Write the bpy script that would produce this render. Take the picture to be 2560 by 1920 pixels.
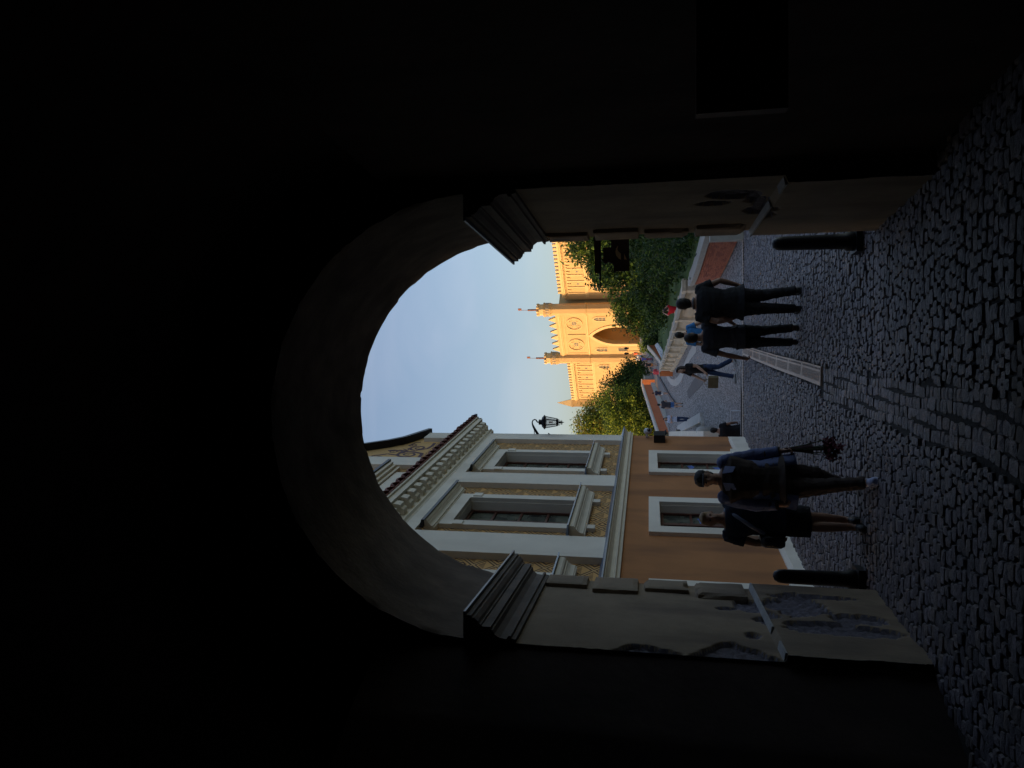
import bpy, bmesh, math, random
from mathutils import Vector, Matrix, noise
random.seed(7)
R = math.radians
PI = math.pi
S = bpy.context.scene
C = S.collection
for o in list(bpy.data.objects):
    bpy.data.objects.remove(o)

# ------------------------------------------------------------------ camera
PITCH = R(10.9)
F = 1775.0                       # focal length in photo pixels (2560 long side)
cd = bpy.data.cameras.new('camera')
cam = bpy.data.objects.new('camera', cd)
C.objects.link(cam)
S.camera = cam
cd.sensor_fit = 'HORIZONTAL'
cd.sensor_width = 36.0
cd.lens = 36.0 * F / 2560
cd.clip_start = 0.05
cd.clip_end = 3000
sp_, cp_ = math.sin(PITCH), math.cos(PITCH)
# the phone is held on its side: image right = down, image up = to the right
Xa, Ya, Za = Vector((0, sp_, -cp_)), Vector((1, 0, 0)), Vector((0, -cp_, -sp_))
cam.matrix_world = Matrix(((Xa.x, Ya.x, Za.x, 0), (Xa.y, Ya.y, Za.y, 0), (Xa.z, Ya.z, Za.z, 0), (0, 0, 0, 1)))

# ------------------------------------------------------------------ world, sun, exposure
SUN_DIR = Vector((-.955, -.285, 0)).normalized()
SUN_EL = R(7.5)
W = bpy.data.worlds.new('World')
S.world = W
W.use_nodes = True
nt = W.node_tree
nt.nodes.clear()
wo = nt.nodes.new('ShaderNodeOutputWorld')
bg = nt.nodes.new('ShaderNodeBackground')
sky = nt.nodes.new('ShaderNodeTexSky')
sky.sky_type = 'NISHITA'
sky.sun_disc = False
sky.sun_elevation = SUN_EL
sky.sun_rotation = math.atan2(SUN_DIR.x, SUN_DIR.y)
sky.altitude = 200
sky.air_density = 1.0
sky.dust_density = 3.2
sky.ozone_density = 1.4
bg.inputs['Strength'].default_value = 0.15
wtc = nt.nodes.new('ShaderNodeTexCoord')
wmp = nt.nodes.new('ShaderNodeMapping'); wmp.inputs['Scale'].default_value = (2.2, 2.2, 7.0); wmp.inputs['Rotation'].default_value = (0, .25, 0)
wno = nt.nodes.new('ShaderNodeTexNoise'); wno.inputs['Scale'].default_value = 1.3; wno.inputs['Detail'].default_value = 6; wno.inputs['Distortion'].default_value = .6
wcr = nt.nodes.new('ShaderNodeValToRGB'); wcr.color_ramp.elements[0].position = .48; wcr.color_ramp.elements[1].position = .8
wcr.color_ramp.elements[1].color = (.10, .10, .10, 1)
wmx = nt.nodes.new('ShaderNodeMixRGB'); wmx.inputs[2].default_value = (3.4, 3.3, 3.5, 1)
nt.links.new(wtc.outputs['Generated'], wmp.inputs[0]); nt.links.new(wmp.outputs[0], wno.inputs['Vector']); nt.links.new(wno.outputs[0], wcr.inputs[0])
nt.links.new(wcr.outputs[0], wmx.inputs[0]); nt.links.new(sky.outputs[0], wmx.inputs[1])
wtn = nt.nodes.new('ShaderNodeVectorMath'); wtn.operation = 'MULTIPLY'; wtn.inputs[1].default_value = (1.10, 1.0, 1.05)
nt.links.new(wmx.outputs[0], wtn.inputs[0]); nt.links.new(wtn.outputs[0], bg.inputs[0])
nt.links.new(bg.outputs[0], wo.inputs[0])
sd = bpy.data.lights.new('sun', 'SUN')
sd.energy = 2.0
sd.angle = R(0.5)
sd.color = (1.0, 0.62, 0.27)
sun = bpy.data.objects.new('sun', sd)
C.objects.link(sun)
sv = Vector((SUN_DIR.x * math.cos(SUN_EL), SUN_DIR.y * math.cos(SUN_EL), math.sin(SUN_EL)))
sun.rotation_euler = sv.to_track_quat('Z', 'Y').to_euler()
sun.location = (-40, -10, 30)
vs = S.view_settings
S.display_settings.display_device = 'sRGB'
vs.view_transform = 'Standard'
vs.look = 'None'
vs.gamma = 1
vs.exposure = 1.0
vs.use_curve_mapping = False
try:
    S.cycles.max_bounces = 8
    S.cycles.diffuse_bounces = 5
    S.cycles.use_denoising = True
except Exception:
    pass

# ------------------------------------------------------------------ helpers
def ray(U, V):
    w = (1280 - V) / F
    return ((U - 960) / F, cp_ - w * sp_, sp_ + w * cp_)
def at(U, V, Y):
    x, y, z = ray(U, V)
    k = Y / y
    return Vector((x * k, Y, z * k))

def lerp(pts, t):
    if t <= pts[0][0]: return pts[0][1]
    for (a, va), (b, vb) in zip(pts, pts[1:]):
        if t <= b:
            u = (t - a) / (b - a)
            return va + (vb - va) * u
    return pts[-1][1]
PR = [(-30, -.6), (0, -1.65), (5.65, -2.04), (7.6, -2.2), (11.2, -2.24), (19.5, -2.44), (25, -2.46), (39, -2.34), (56, -2.05), (75, -1.67), (92, -.5), (110, .25), (140, 1.75), (200, 1.9), (400, -6), (3000, -20)]
PL = [(-30, -.6), (0, -1.65), (5.65, -2.04), (7.6, -2.2), (11.2, -2.24), (19.5, -2.44), (19.75, -2.44), (21, -2.74), (23, -3.1), (26, -3.32), (30, -3.36), (38, -3.08), (47, -2.57), (53, -2.33), (75, -1.67), (92, -.5), (110, .25), (140, 1.75), (200, 1.9), (400, -6), (3000, -20)]
def ground(x, y):
    a, b = lerp(PL, y), lerp(PR, y)
    t = min(1, max(0, (x + 1.2) / 1.9))
    t = t * t * (3 - 2 * t)
    return a + (b - a) * t
def hit(U, V, y0=8., y1=150.):
    x, y, z = ray(U, V)
    Y = y0
    while Y < y1:
        if z / y * Y <= ground(x / y * Y, Y) + .001 and z / y * (Y) <= ground(x / y * Y, Y):
            return Vector((x / y * Y, Y, ground(x / y * Y, Y)))
        Y += .1
    return Vector((x / y * Y, Y, ground(x / y * Y, Y)))

def tag(o, label=None, cat=None, group=None, kind=None):
    if label: o['label'] = label
    if cat: o['category'] = cat
    if group: o['group'] = group
    if kind: o['kind'] = kind
    return o
def empty(name, loc=(0, 0, 0), rz=0, label=None, cat=None, group=None):
    o = bpy.data.objects.new(name, None)
    o.empty_display_size = .3
    o.location = loc
    o.rotation_euler = (0, 0, rz)
    C.objects.link(o)
    return tag(o, label, cat, group)
def inst(src, parent, loc, rot=(0, 0, 0), scale=(1, 1, 1)):
    c = src.copy()
    C.objects.link(c)
    c.parent = parent
    c.location = loc
    c.rotation_euler = rot
    c.scale = scale
    return c

class MB:
    def __init__(s, M=None):
        s.v, s.f, s.m, s.M, s.mi = [], [], [], M, 0
    def add(s, vs, fs):
        n = len(s.v)
        if s.M is not None:
            vs = [tuple(s.M @ Vector(v)) for v in vs]
        s.v += [tuple(v) for v in vs]
        s.f += [tuple(i + n for i in f) for f in fs]
        s.m += [s.mi] * len(fs)
    def box(s, x0, x1, y0, y1, z0, z1):
        s.add([(x0, y0, z0), (x1, y0, z0), (x1, y1, z0), (x0, y1, z0), (x0, y0, z1), (x1, y0, z1), (x1, y1, z1), (x0, y1, z1)],
              [(0, 3, 2, 1), (4, 5, 6, 7), (0, 1, 5, 4), (1, 2, 6, 5), (2, 3, 7, 6), (3, 0, 4, 7)])
    def prism(s, poly, a0, a1, axis='y'):
        # poly in the two other axes (order xz for y, xy for z, yz for x)
        n = len(poly)
        def P(p, a):
            if axis == 'y': return (p[0], a, p[1])
            if axis == 'z': return (p[0], p[1], a)
            return (a, p[0], p[1])
        vs = [P(p, a0) for p in poly] + [P(p, a1) for p in poly]
        fs = [tuple(range(n)), tuple(range(2 * n - 1, n - 1, -1))] + [(i, i + n, (i + 1) % n + n, (i + 1) % n) for i in range(n)]
        s.add(vs, fs)
    def loft(s, rings, seg=14, cap=True, sq=1.0):
        # rings: (cx,cy,cz,rx,ry)
        vs = []
        for (cx, cy, cz, rx, ry) in rings:
            for k in range(seg):
                a = 2 * PI * k / seg
                ca, sa = math.cos(a), math.sin(a)
                ca = math.copysign(abs(ca) ** sq, ca); sa = math.copysign(abs(sa) ** sq, sa)
                vs.append((cx + rx * ca, cy + ry * sa, cz))
        fs = []
        for i in range(len(rings) - 1):
            for k in range(seg):
                a, b = i * seg + k, i * seg + (k + 1) % seg
                fs.append((a, b, b + seg, a + seg))
        if cap:
            fs.append(tuple(range(seg - 1, -1, -1)))
            fs.append(tuple((len(rings) - 1) * seg + k for k in range(seg)))
        s.add(vs, fs)
    def tube(s, pts, rad, seg=8, cap=True):
        pts = [Vector(p) for p in pts]
        if not isinstance(rad, (list, tuple)): rad = [rad] * len(pts)
        up = None
        vs = []
        for i, p in enumerate(pts):
            d = (pts[min(i + 1, len(pts) - 1)] - pts[max(i - 1, 0)])
            if d.length < 1e-9: d = Vector((0, 0, 1))
            d.normalize()
            if up is None:
                up = Vector((0, 0, 1)) if abs(d.z) < .9 else Vector((0, 1, 0))
            a = d.cross(up); 
            if a.length < 1e-5: a = d.orthogonal()
            a.normalize()
            b = a.cross(d)
            up = b
            for k in range(seg):
                t = 2 * PI * k / seg
                vs.append(p + (a * math.cos(t) + b * math.sin(t)) * rad[i])
        fs = []
        for i in range(len(pts) - 1):
            for k in range(seg):
                x, y = i * seg + k, i * seg + (k + 1) % seg
                fs.append((x, x + seg, y + seg, y))
        if cap:
            fs.append(tuple(range(seg)))
            fs.append(tuple((len(pts) - 1) * seg + k for k in range(seg - 1, -1, -1)))
        s.add(vs, fs)
    def ball(s, c, r, seg=10, rings=7):
        if not isinstance(r, (list, tuple)): r = (r, r, r)
        L = []
        for i in range(rings + 1):
            t = PI * i / rings
            st = max(math.sin(t), .02)
            L.append((c[0], c[1], c[2] - r[2] * math.cos(t), r[0] * st, r[1] * st))
        s.loft(L, seg)
    def build(s, name, mats, parent=None, smooth=False, loc=None, rot=None, link=True):
        me = bpy.data.meshes.new(name)
        me.from_pydata(s.v, [], s.f)
        if not isinstance(mats, (list, tuple)): mats = [mats]
        for m in mats: me.materials.append(m)
        if len(mats) > 1: me.polygons.foreach_set('material_index', s.m)
        if smooth: me.polygons.foreach_set('use_smooth', [True] * len(me.polygons))
        me.update()
        o = bpy.data.objects.new(name, me)
        if link: C.objects.link(o)
        if parent: o.parent = parent
        if loc is not None: o.location = loc
        if rot is not None: o.rotation_euler = rot
        return o

def fix_normals(o):
    bm = bmesh.new()
    bm.from_mesh(o.data)
    bmesh.ops.recalc_face_normals(bm, faces=bm.faces)
    bm.to_mesh(o.data)
    bm.free()
    return o

# ------------------------------------------------------------------ materials
def mat(name, col, rough=.8, var=.12, scale=6, bump=.15, bscale=30, metal=0, col2=None, stain=None, spec=.4, bdist=.01):
    m = bpy.data.materials.new(name)
    m.use_nodes = True
    n, l = m.node_tree.nodes, m.node_tree.links
    b = n['Principled BSDF']
    b.inputs['Roughness'].default_value = rough
    b.inputs['Metallic'].default_value = metal
    b.inputs['Specular IOR Level'].default_value = spec
    tc = n.new('ShaderNodeTexCoord')
    no = n.new('ShaderNodeTexNoise')
    no.inputs['Scale'].default_value = scale
    no.inputs['Detail'].default_value = 6
    no.inputs['Roughness'].default_value = .62
    l.new(tc.outputs['Object'], no.inputs['Vector'])
    cr = n.new('ShaderNodeValToRGB')
    cr.color_ramp.elements[0].position = .3
    cr.color_ramp.elements[1].position = .7
    c2 = col2 or tuple(min(1, c * (1 + var)) for c in col)
    c1 = tuple(c * (1 - var) for c in col)
    cr.color_ramp.elements[0].color = (*c1, 1)
    cr.color_ramp.elements[1].color = (*c2, 1)
    l.new(no.outputs[0], cr.inputs[0])
    out = cr.outputs[0]
    if stain:
        mp = n.new('ShaderNodeMapping')
        mp.inputs['Scale'].default_value = (1.3, 1.3, .35)
        l.new(tc.outputs['Object'], mp.inputs[0])
        n2 = n.new('ShaderNodeTexNoise')
        n2.inputs['Scale'].default_value = stain[1]
        n2.inputs['Detail'].default_value = 8
        l.new(mp.outputs[0], n2.inputs['Vector'])
        r2 = n.new('ShaderNodeValToRGB')
        r2.color_ramp.elements[0].position = .48
        r2.color_ramp.elements[1].position = .72
        l.new(n2.outputs[0], r2.inputs[0])
        mx = n.new('ShaderNodeMixRGB')
        mx.inputs[2].default_value = (*stain[0], 1)
        l.new(r2.outputs[0], mx.inputs[0])
        l.new(out, mx.inputs[1])
        out = mx.outputs[0]
    l.new(out, b.inputs['Base Color'])
    if bump:
        nb = n.new('ShaderNodeTexNoise')
        nb.inputs['Scale'].default_value = bscale
        nb.inputs['Detail'].default_value = 6
        l.new(tc.outputs['Object'], nb.inputs['Vector'])
        bp = n.new('ShaderNodeBump')
        bp.inputs['Strength'].default_value = bump
        bp.inputs['Distance'].default_value = bdist
        l.new(nb.outputs[0], bp.inputs['Height'])
        l.new(bp.outputs[0], b.inputs['Normal'])
    return m

def tint(m, lo=.65, hi=1.35):
    n, l = m.node_tree.nodes, m.node_tree.links
    b = n['Principled BSDF']
    src = b.inputs['Base Color'].links[0].from_socket
    g = n.new('ShaderNodeNewGeometry'); oi = n.new('ShaderNodeObjectInfo')
    a = n.new('ShaderNodeMath'); a.operation = 'ADD'; l.new(g.outputs['Random Per Island'], a.inputs[0]); l.new(oi.outputs['Random'], a.inputs[1])
    f = n.new('ShaderNodeMath'); f.operation = 'FRACT'; l.new(a.outputs[0], f.inputs[0])
    r = n.new('ShaderNodeMapRange'); r.inputs[3].default_value = lo; r.inputs[4].default_value = hi; l.new(f.outputs[0], r.inputs[0])
    v = n.new('ShaderNodeVectorMath'); v.operation = 'SCALE'; l.new(src, v.inputs[0]); l.new(r.outputs[0], v.inputs['Scale'])
    l.new(v.outputs[0], b.inputs['Base Color'])
M = {}
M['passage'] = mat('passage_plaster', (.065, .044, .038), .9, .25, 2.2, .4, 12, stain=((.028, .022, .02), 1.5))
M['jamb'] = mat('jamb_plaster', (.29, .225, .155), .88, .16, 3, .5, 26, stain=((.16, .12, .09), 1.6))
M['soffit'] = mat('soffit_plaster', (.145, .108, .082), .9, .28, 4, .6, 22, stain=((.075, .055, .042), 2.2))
M['rubble'] = mat('rubble_stone', (.17, .155, .18), .95, .35, 18, 1, 40)
M['mortar'] = mat('pale_mortar', (.42, .41, .40), .9, .15, 10, .4, 30)
M['impost'] = mat('impost_stone', (.15, .125, .11), .8, .2, 5, .3, 25, stain=((.10, .09, .08), 2.5))
M['leadcap'] = mat('lead_flashing', (.16, .17, .20), .45, .2, 8, .1, 20, metal=.6)
M['cobble'] = mat('granite_sett', (.14, .118, .125), .52, .4, 26, 1.0, 110, col2=(.30, .26, .27), bdist=.008)
M['cobble2'] = mat('granite_sett_dark', (.11, .092, .105), .5, .4, 26, 1.0, 110, col2=(.24, .21, .23), bdist=.008)
M['cobble3'] = mat('granite_sett_warm', (.17, .135, .125), .55, .35, 26, 1.0, 110, col2=(.30, .25, .23), bdist=.008)
for k_ in ('cobble', 'cobble2', 'cobble3'): tint(M[k_])
M['joint'] = mat('joint_soil', (.035, .032, .03), .95, .3, 30, .8, 60)
M['white'] = mat('white_lime_plaster', (.82, .75, .63), .85, .07, 1.6, .22, 18, stain=((.67, .60, .49), .9))
M['orange'] = mat('ochre_plaster', (.43, .185, .068), .9, .12, 1.0, .3, 18, stain=((.25, .11, .05), 1.3))
M['cream'] = mat('cream_cornice', (.74, .66, .52), .8, .08, 4, .15, 25)
M['flash'] = mat('zinc_flashing', (.22, .27, .36), .4, .15, 6, .05, 20, metal=.5)
M['wood'] = mat('brown_window_wood', (.10, .032, .018), .5, .2, 12, .1, 40)
M['tile'] = mat('clay_roof_tile', (.16, .045, .03), .7, .35, 9, .3, 40)
M['iron'] = mat('black_iron', (.018, .018, .02), .45, .2, 20, .1, 40, metal=.4)
M['grate'] = mat('drain_cast', (.62, .46, .36), .55, .12, 6, .2, 60, metal=.15)
M['slot'] = mat('drain_slot', (.02, .02, .025), .9, .1, 6, 0)
M['brick'] = mat('red_brick', (.50, .17, .095), .85, .25, 9, .5, 60)
M['brick2'] = mat('dark_brick', (.38, .12, .075), .85, .25, 9, .5, 60)
M['coping'] = mat('coping_stone', (.42, .40, .35), .85, .12, 4, .3, 30)
M['balu'] = mat('balustrade_stone', (.66, .58, .44), .8, .1, 5, .2, 30)
M['terra'] = mat('terracotta_render', (.50, .155, .07), .85, .1, 2, .2, 30)
M['terra2'] = mat('bright_terracotta_render', (.62, .20, .07), .85, .1, 2, .2, 30)
M['grass'] = mat('lawn', (.035, .075, .016), .95, .3, 5, .8, 60, col2=(.07, .13, .025))
M['castle'] = mat('castle_plaster', (.54, .365, .165), .85, .05, .35, .1, 6, stain=((.46, .30, .135), .3))
M['castle2'] = mat('castle_trim', (.63, .45, .22), .85, .05, .8, .1, 6)
M['glassd'] = mat('dark_window_glass', (.03, .03, .035), .12, .2, 3, 0, spec=.6)
M['paver'] = mat('grey_paving', (.30, .29, .28), .85, .15, 3, .3, 30)
M['strip'] = mat('dark_granite_strip', (.14, .125, .12), .8, .15, 3, .3, 30)
M['strip2'] = mat('pale_stone_strip', (.50, .48, .44), .8, .1, 3, .2, 30)
M['bark'] = mat('bark', (.06, .045, .035), .9, .3, 12, .8, 30)
M['roof2'] = mat('house_roof', (.20, .08, .05), .85, .2, 2, .3, 20)

def glass_mat():
    m = bpy.data.materials.new('window_pane_glass')
    m.use_nodes = True
    n, l = m.node_tree.nodes, m.node_tree.links
    b = n['Principled BSDF']
    b.inputs['Roughness'].default_value = .06
    b.inputs['Specular IOR Level'].default_value = .8
    tc = n.new('ShaderNodeTexCoord')
    no = n.new('ShaderNodeTexNoise'); no.inputs['Scale'].default_value = 3.5; no.inputs['Detail'].default_value = 2
    l.new(tc.outputs['Object'], no.inputs['Vector'])
    cr = n.new('ShaderNodeValToRGB')
    cr.color_ramp.elements[0].color = (.035, .04, .035, 1); cr.color_ramp.elements[1].color = (.15, .16, .12, 1)
    cr.color_ramp.elements[0].position = .35; cr.color_ramp.elements[1].position = .65
    l.new(no.outputs[0], cr.inputs[0]); l.new(cr.outputs[0], b.inputs['Base Color'])
    return m
M['pane'] = glass_mat()

def leaf_mat(name, col, tr=.35):
    m = bpy.data.materials.new(name)
    m.use_nodes = True
    n, l = m.node_tree.nodes, m.node_tree.links
    b = n['Principled BSDF']
    b.inputs['Roughness'].default_value = .55
    b.inputs['Specular IOR Level'].default_value = .25
    g = n.new('ShaderNodeNewGeometry')
    cr = n.new('ShaderNodeValToRGB')
    cr.color_ramp.elements[0].color = (*(c * .55 for c in col), 1)
    cr.color_ramp.elements[1].color = (*(min(1, c * 1.5) for c in col), 1)
    l.new(g.outputs['Random Per Island'], cr.inputs[0])
    l.new(cr.outputs[0], b.inputs['Base Color'])
    t = n.new('ShaderNodeBsdfTranslucent')
    l.new(cr.outputs[0], t.inputs[0])
    mx = n.new('ShaderNodeMixShader')
    mx.inputs[0].default_value = tr
    l.new(b.outputs[0], mx.inputs[1]); l.new(t.outputs[0], mx.inputs[2])
    l.new(mx.outputs[0], n['Material Output'].inputs[0])
    return m
M['leafd'] = leaf_mat('dark_leaf', (.030, .062, .018))
M['leafm'] = leaf_mat('mid_leaf', (.085, .135, .026), .4)
M['leafy'] = leaf_mat('yellow_green_leaf', (.30, .37, .05), .45)
M['leafo'] = leaf_mat('amber_leaf', (.32, .27, .06), .4)

class NG:
    """tiny math-node writer"""
    def __init__(s, m):
        s.n, s.l = m.node_tree.nodes, m.node_tree.links
    def op(s, o, a, b=0.0, c=None):
        k = s.n.new('ShaderNodeMath'); k.operation = o
        for i, x in enumerate((a, b, c)):
            if x is None: continue
            if isinstance(x, (int, float)): k.inputs[i].default_value = x
            else: s.l.new(x, k.inputs[i])
        return k.outputs[0]

def sgraffito():
    """scratched diamond lattice: tan plaster, dark brown lines, in the wall's own x,z"""
    m = mat('sgraffito_diamonds', (.68, .39, .14), .9, .12, 2, .2, 20)
    g = NG(m); n, l = g.n, g.l
    b = n['Principled BSDF']
    base = b.inputs['Base Color'].links[0].from_socket
    tc = n.new('ShaderNodeTexCoord'); sx = n.new('ShaderNodeSeparateXYZ')
    l.new(tc.outputs['Object'], sx.inputs[0])
    x, z = sx.outputs[0], sx.outputs[2]
    k = 1 / .38
    x8 = g.op('MULTIPLY', x, .85)
    u = g.op('MULTIPLY', g.op('ADD', x8, z), k)
    v = g.op('MULTIPLY', g.op('SUBTRACT', x8, z), k)
    fu, fv = g.op('FRACT', g.op('ADD', u, 50)), g.op('FRACT', g.op('ADD', v, 50))
    cu = g.op('ABSOLUTE', g.op('SUBTRACT', fu, .5)); cv = g.op('ABSOLUTE', g.op('SUBTRACT', fv, .5))
    d = g.op('MAXIMUM', cu, cv)                              # 0 centre .. .5 edge of each diamond
    lat = g.op('MULTIPLY', g.op('GREATER_THAN', d, .37), g.op('LESS_THAN', d, .45))
    par = g.op('MODULO', g.op('FLOOR', g.op('ADD', u, 50)), 2.0)
    ring = g.op('MULTIPLY', g.op('GREATER_THAN', d, .13), g.op('LESS_THAN', d, .24))
    ring = g.op('MULTIPLY', ring, g.op('LESS_THAN', par, .5))
    # hatching in the other diamonds: stripes across
    st = g.op('LESS_THAN', g.op('FRACT', g.op('MULTIPLY', g.op('ADD', x, 20), 22)), .5)
    ht = g.op('MULTIPLY', g.op('MULTIPLY', st, g.op('LESS_THAN', d, .30)), g.op('GREATER_THAN', par, .5))
    half = g.op('GREATER_THAN', fu, fv)
    ht = g.op('MULTIPLY', ht, half)
    a = g.op('MAXIMUM', g.op('MAXIMUM', lat, ring), ht)
    a = g.op('MULTIPLY', a, .95)
    mx = n.new('ShaderNodeMixRGB')
    l.new(a, mx.inputs[0]); l.new(base, mx.inputs[1])
    mx.inputs[2].default_value = (.05, .025, .022, 1)
    lt = n.new('ShaderNodeMixRGB')
    l.new(g.op('MULTIPLY', g.op('GREATER_THAN', d, .455), .5), lt.inputs[0])
    l.new(mx.outputs[0], lt.inputs[1]); lt.inputs[2].default_value = (.60, .42, .20, 1)
    l.new(lt.outputs[0], b.inputs['Base Color'])
    return m
M['sgraf'] = sgraffito()
M['gold'] = mat('tan_gable_plaster', (.60, .37, .15), .9, .14, 1.5, .2, 20)
M['scroll'] = mat('scroll_paint', (.12, .075, .09), .9, .1, 5, 0)

def setts_far():
    """cobbles too far off to tell apart: rows of brick-shaped setts as colour and relief"""
    m = mat('far_setts', (.44, .41, .39), .75, .2, 2.5, 0)
    n, l = m.node_tree.nodes, m.node_tree.links
    b = n['Principled BSDF']
    base = b.inputs['Base Color'].links[0].from_socket
    tc = n.new('ShaderNodeTexCoord')
    vo = n.new('ShaderNodeTexVoronoi'); vo.feature = 'DISTANCE_TO_EDGE'
    mp = n.new('ShaderNodeMapping'); mp.inputs['Scale'].default_value = (7.2, 9.5, 1)
    l.new(tc.outputs['Object'], mp.inputs[0]); l.new(mp.outputs[0], vo.inputs['Vector'])
    vo.inputs['Scale'].default_value = 1
    cr = n.new('ShaderNodeValToRGB')
    cr.color_ramp.elements[0].position = .03; cr.color_ramp.elements[1].position = .16
    l.new(vo.outputs['Distance'], cr.inputs[0])
    v2 = n.new('ShaderNodeTexVoronoi'); l.new(mp.outputs[0], v2.inputs['Vector']); v2.inputs['Scale'].default_value = 1
    mx2 = n.new('ShaderNodeMixRGB'); mx2.blend_type = 'MULTIPLY'; mx2.inputs[0].default_value = .55
    bw = n.new('ShaderNodeRGBToBW'); l.new(v2.outputs['Color'], bw.inputs[0])
    ad = n.new('ShaderNodeMath'); ad.operation = 'MULTIPLY_ADD'; ad.inputs[1].default_value = 1.3; ad.inputs[2].default_value = .3
    l.new(bw.outputs[0], ad.inputs[0])
    l.new(base, mx2.inputs[1]); l.new(ad.outputs[0], mx2.inputs[2])
    mx = n.new('ShaderNodeMixRGB'); mx.inputs[1].default_value = (.05, .047, .045, 1)
    l.new(cr.outputs[0], mx.inputs[0]); l.new(mx2.outputs[0], mx.inputs[2])
    l.new(mx.outputs[0], b.inputs['Base Color'])
    bp = n.new('ShaderNodeBump'); bp.inputs['Strength'].default_value = .6; bp.inputs['Distance'].default_value = .02
    l.new(cr.outputs[0], bp.inputs['Height']); l.new(bp.outputs[0], b.inputs['Normal'])
    return m
M['setts_far'] = setts_far()

# ================================================================== SETTING: ground
def sheet(name, xs, ys, m, dz=0., kind='structure'):
    mb = MB()
    vs = [(x, y, ground(x, y) + dz) for y in ys for x in xs]
    nx = len(xs)
    fs = [(j * nx + i, j * nx + i + 1, (j + 1) * nx + i + 1, (j + 1) * nx + i) for j in range(len(ys) - 1) for i in range(nx - 1)]
    mb.add(vs, fs)
    o = mb.build(name, m, smooth=True)
    if kind: o['kind'] = kind
    return o
def frange(a, b, n): return [a + (b - a) * i / n for i in range(n + 1)]
sheet('ground', [-3000, -600, -120, -60, -40, -20, -10, -6, -4, -3, -2, -1.5, -1.2, -.9, -.6, -.3, 0, .3, .7, 1, 2, 3, 5, 8, 12, 20, 40, 60, 120, 600, 3000],
      [-3000, -500, -60] + frange(-30, 19.4, 40) + frange(19.6, 60, 60) + frange(62, 200, 46) + [250, 400, 800, 3000], M['grass'], -.06)
# joints bed under the near cobbles, real setts from here to the cross drain
sheet('street', frange(-4.5, 5.2, 24), frange(-8, 19.42, 70), M['joint'], -.018)
# beyond the cross drain the street is paved with setts read as texture
sheet('lower_street', frange(-9, 5.2, 36), frange(19.62, 76, 90), M['setts_far'], -.004)
sheet('castle_road', frange(-4, 9, 20), frange(76.05, 146, 40), M['paver'], -.004)

# ---------------------------------------------------------------- setts
def stone_mesh(seed):
    r = random.Random(seed)
    mb = MB()
    # unit stone: x -.5...5, y -.5...5, top z 0
    c = [(-.5, -.5), (.5, -.5), (.5, .5), (-.5, .5)]
    c = [(x + r.uniform(-.07, .07), y + r.uniform(-.07, .07)) for x, y in c]
    o8 = []
    for i in range(4):                                    # clip corners
        p, q, s_ = c[i], c[(i + 1) % 4], c[i - 1]
        k1, k2 = r.uniform(.08, .20), r.uniform(.08, .20)
        o8.append((p[0] + (s_[0] - p[0]) * k2, p[1] + (s_[1] - p[1]) * k2))
        o8.append((p[0] + (q[0] - p[0]) * k1, p[1] + (q[1] - p[1]) * k1))
    n = 8
    vs = [(x, y, -1.0) for x, y in o8] + [(x, y, -.30) for x, y in o8] + [(x * .89 + r.uniform(-.02, .02), y * .86 + r.uniform(-.02, .02), -.04 + r.uniform(-.045, .035)) for x, y in o8] + [(r.uniform(-.1, .1), r.uniform(-.1, .1), r.uniform(-.03, .05))]
    fs = []
    for i in range(n):
        j = (i + 1) % n
        fs += [(i, j, j + n, i + n), (i + n, j + n, j + 2 * n, i + 2 * n), (i + 2 * n, j + 2 * n, 3 * n)]
    mb.add(vs, fs)
    return mb
STONES = [stone_mesh(i) for i in range(14)]
gut = [(9.95, .02), (7.8, -.13), (4.86, -.25), (3.5, -.42), (-8, -1.2)]
gutp = sorted(gut)
def gx(y): return lerp(gutp, y)
GW = .208
stones = []      # (x,y,rz,lx,ly,h)
rr = random.Random(3)
y = -6.0
row = 0
def xlim(y):
    if y < 5.0: return (-2.75, 1.78)
    if y < 7.75: return (-2.35, 1.66)
    return (-1.38 + .163 * (y - 19.7) - .06, 4.6)
grate_pts = [(9.93, .10), (11.2, .21), (12.4, .30), (13.7, .40), (14.9, .50), (16.1, .60), (17.3, .70), (18.4, .80), (19.42, .89)]
def grx(y): return lerp(grate_pts, y)
while y < 19.36:
    ly = rr.uniform(.066, .086) if y < 8 else rr.uniform(.072, .094)
    a, b = xlim(y)
    x = a + rr.uniform(0, .08)
    while x < b:
        lx = rr.choice([rr.uniform(.072, .10), rr.uniform(.09, .135), rr.uniform(.11, .165)])
        if y < 9.95 and abs(x + lx / 2 - gx(y)) < GW + .22: lx = min(lx, .085)
        if y > 9.7 and abs(x + lx / 2 - grx(y)) < .34: lx = min(lx, .085)
        xc = x + lx / 2
        yy = y + ly / 2 + .035 * math.sin(xc * 1.1 + y * .35) + .02 * math.sin(xc * 3.1 + y)
        skip = False
        if y < 9.95 and abs(xc - gx(yy)) < GW + lx * .22: skip = True
        if y >= 9.8 and abs(xc - grx(yy)) < .13 + lx * .4: skip = True
        if not skip:
            stones.append((xc, yy, rr.gauss(0, .028), lx - .013, ly - .010, rr.gauss(0, .005)))
        x += lx
    y += ly
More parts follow.
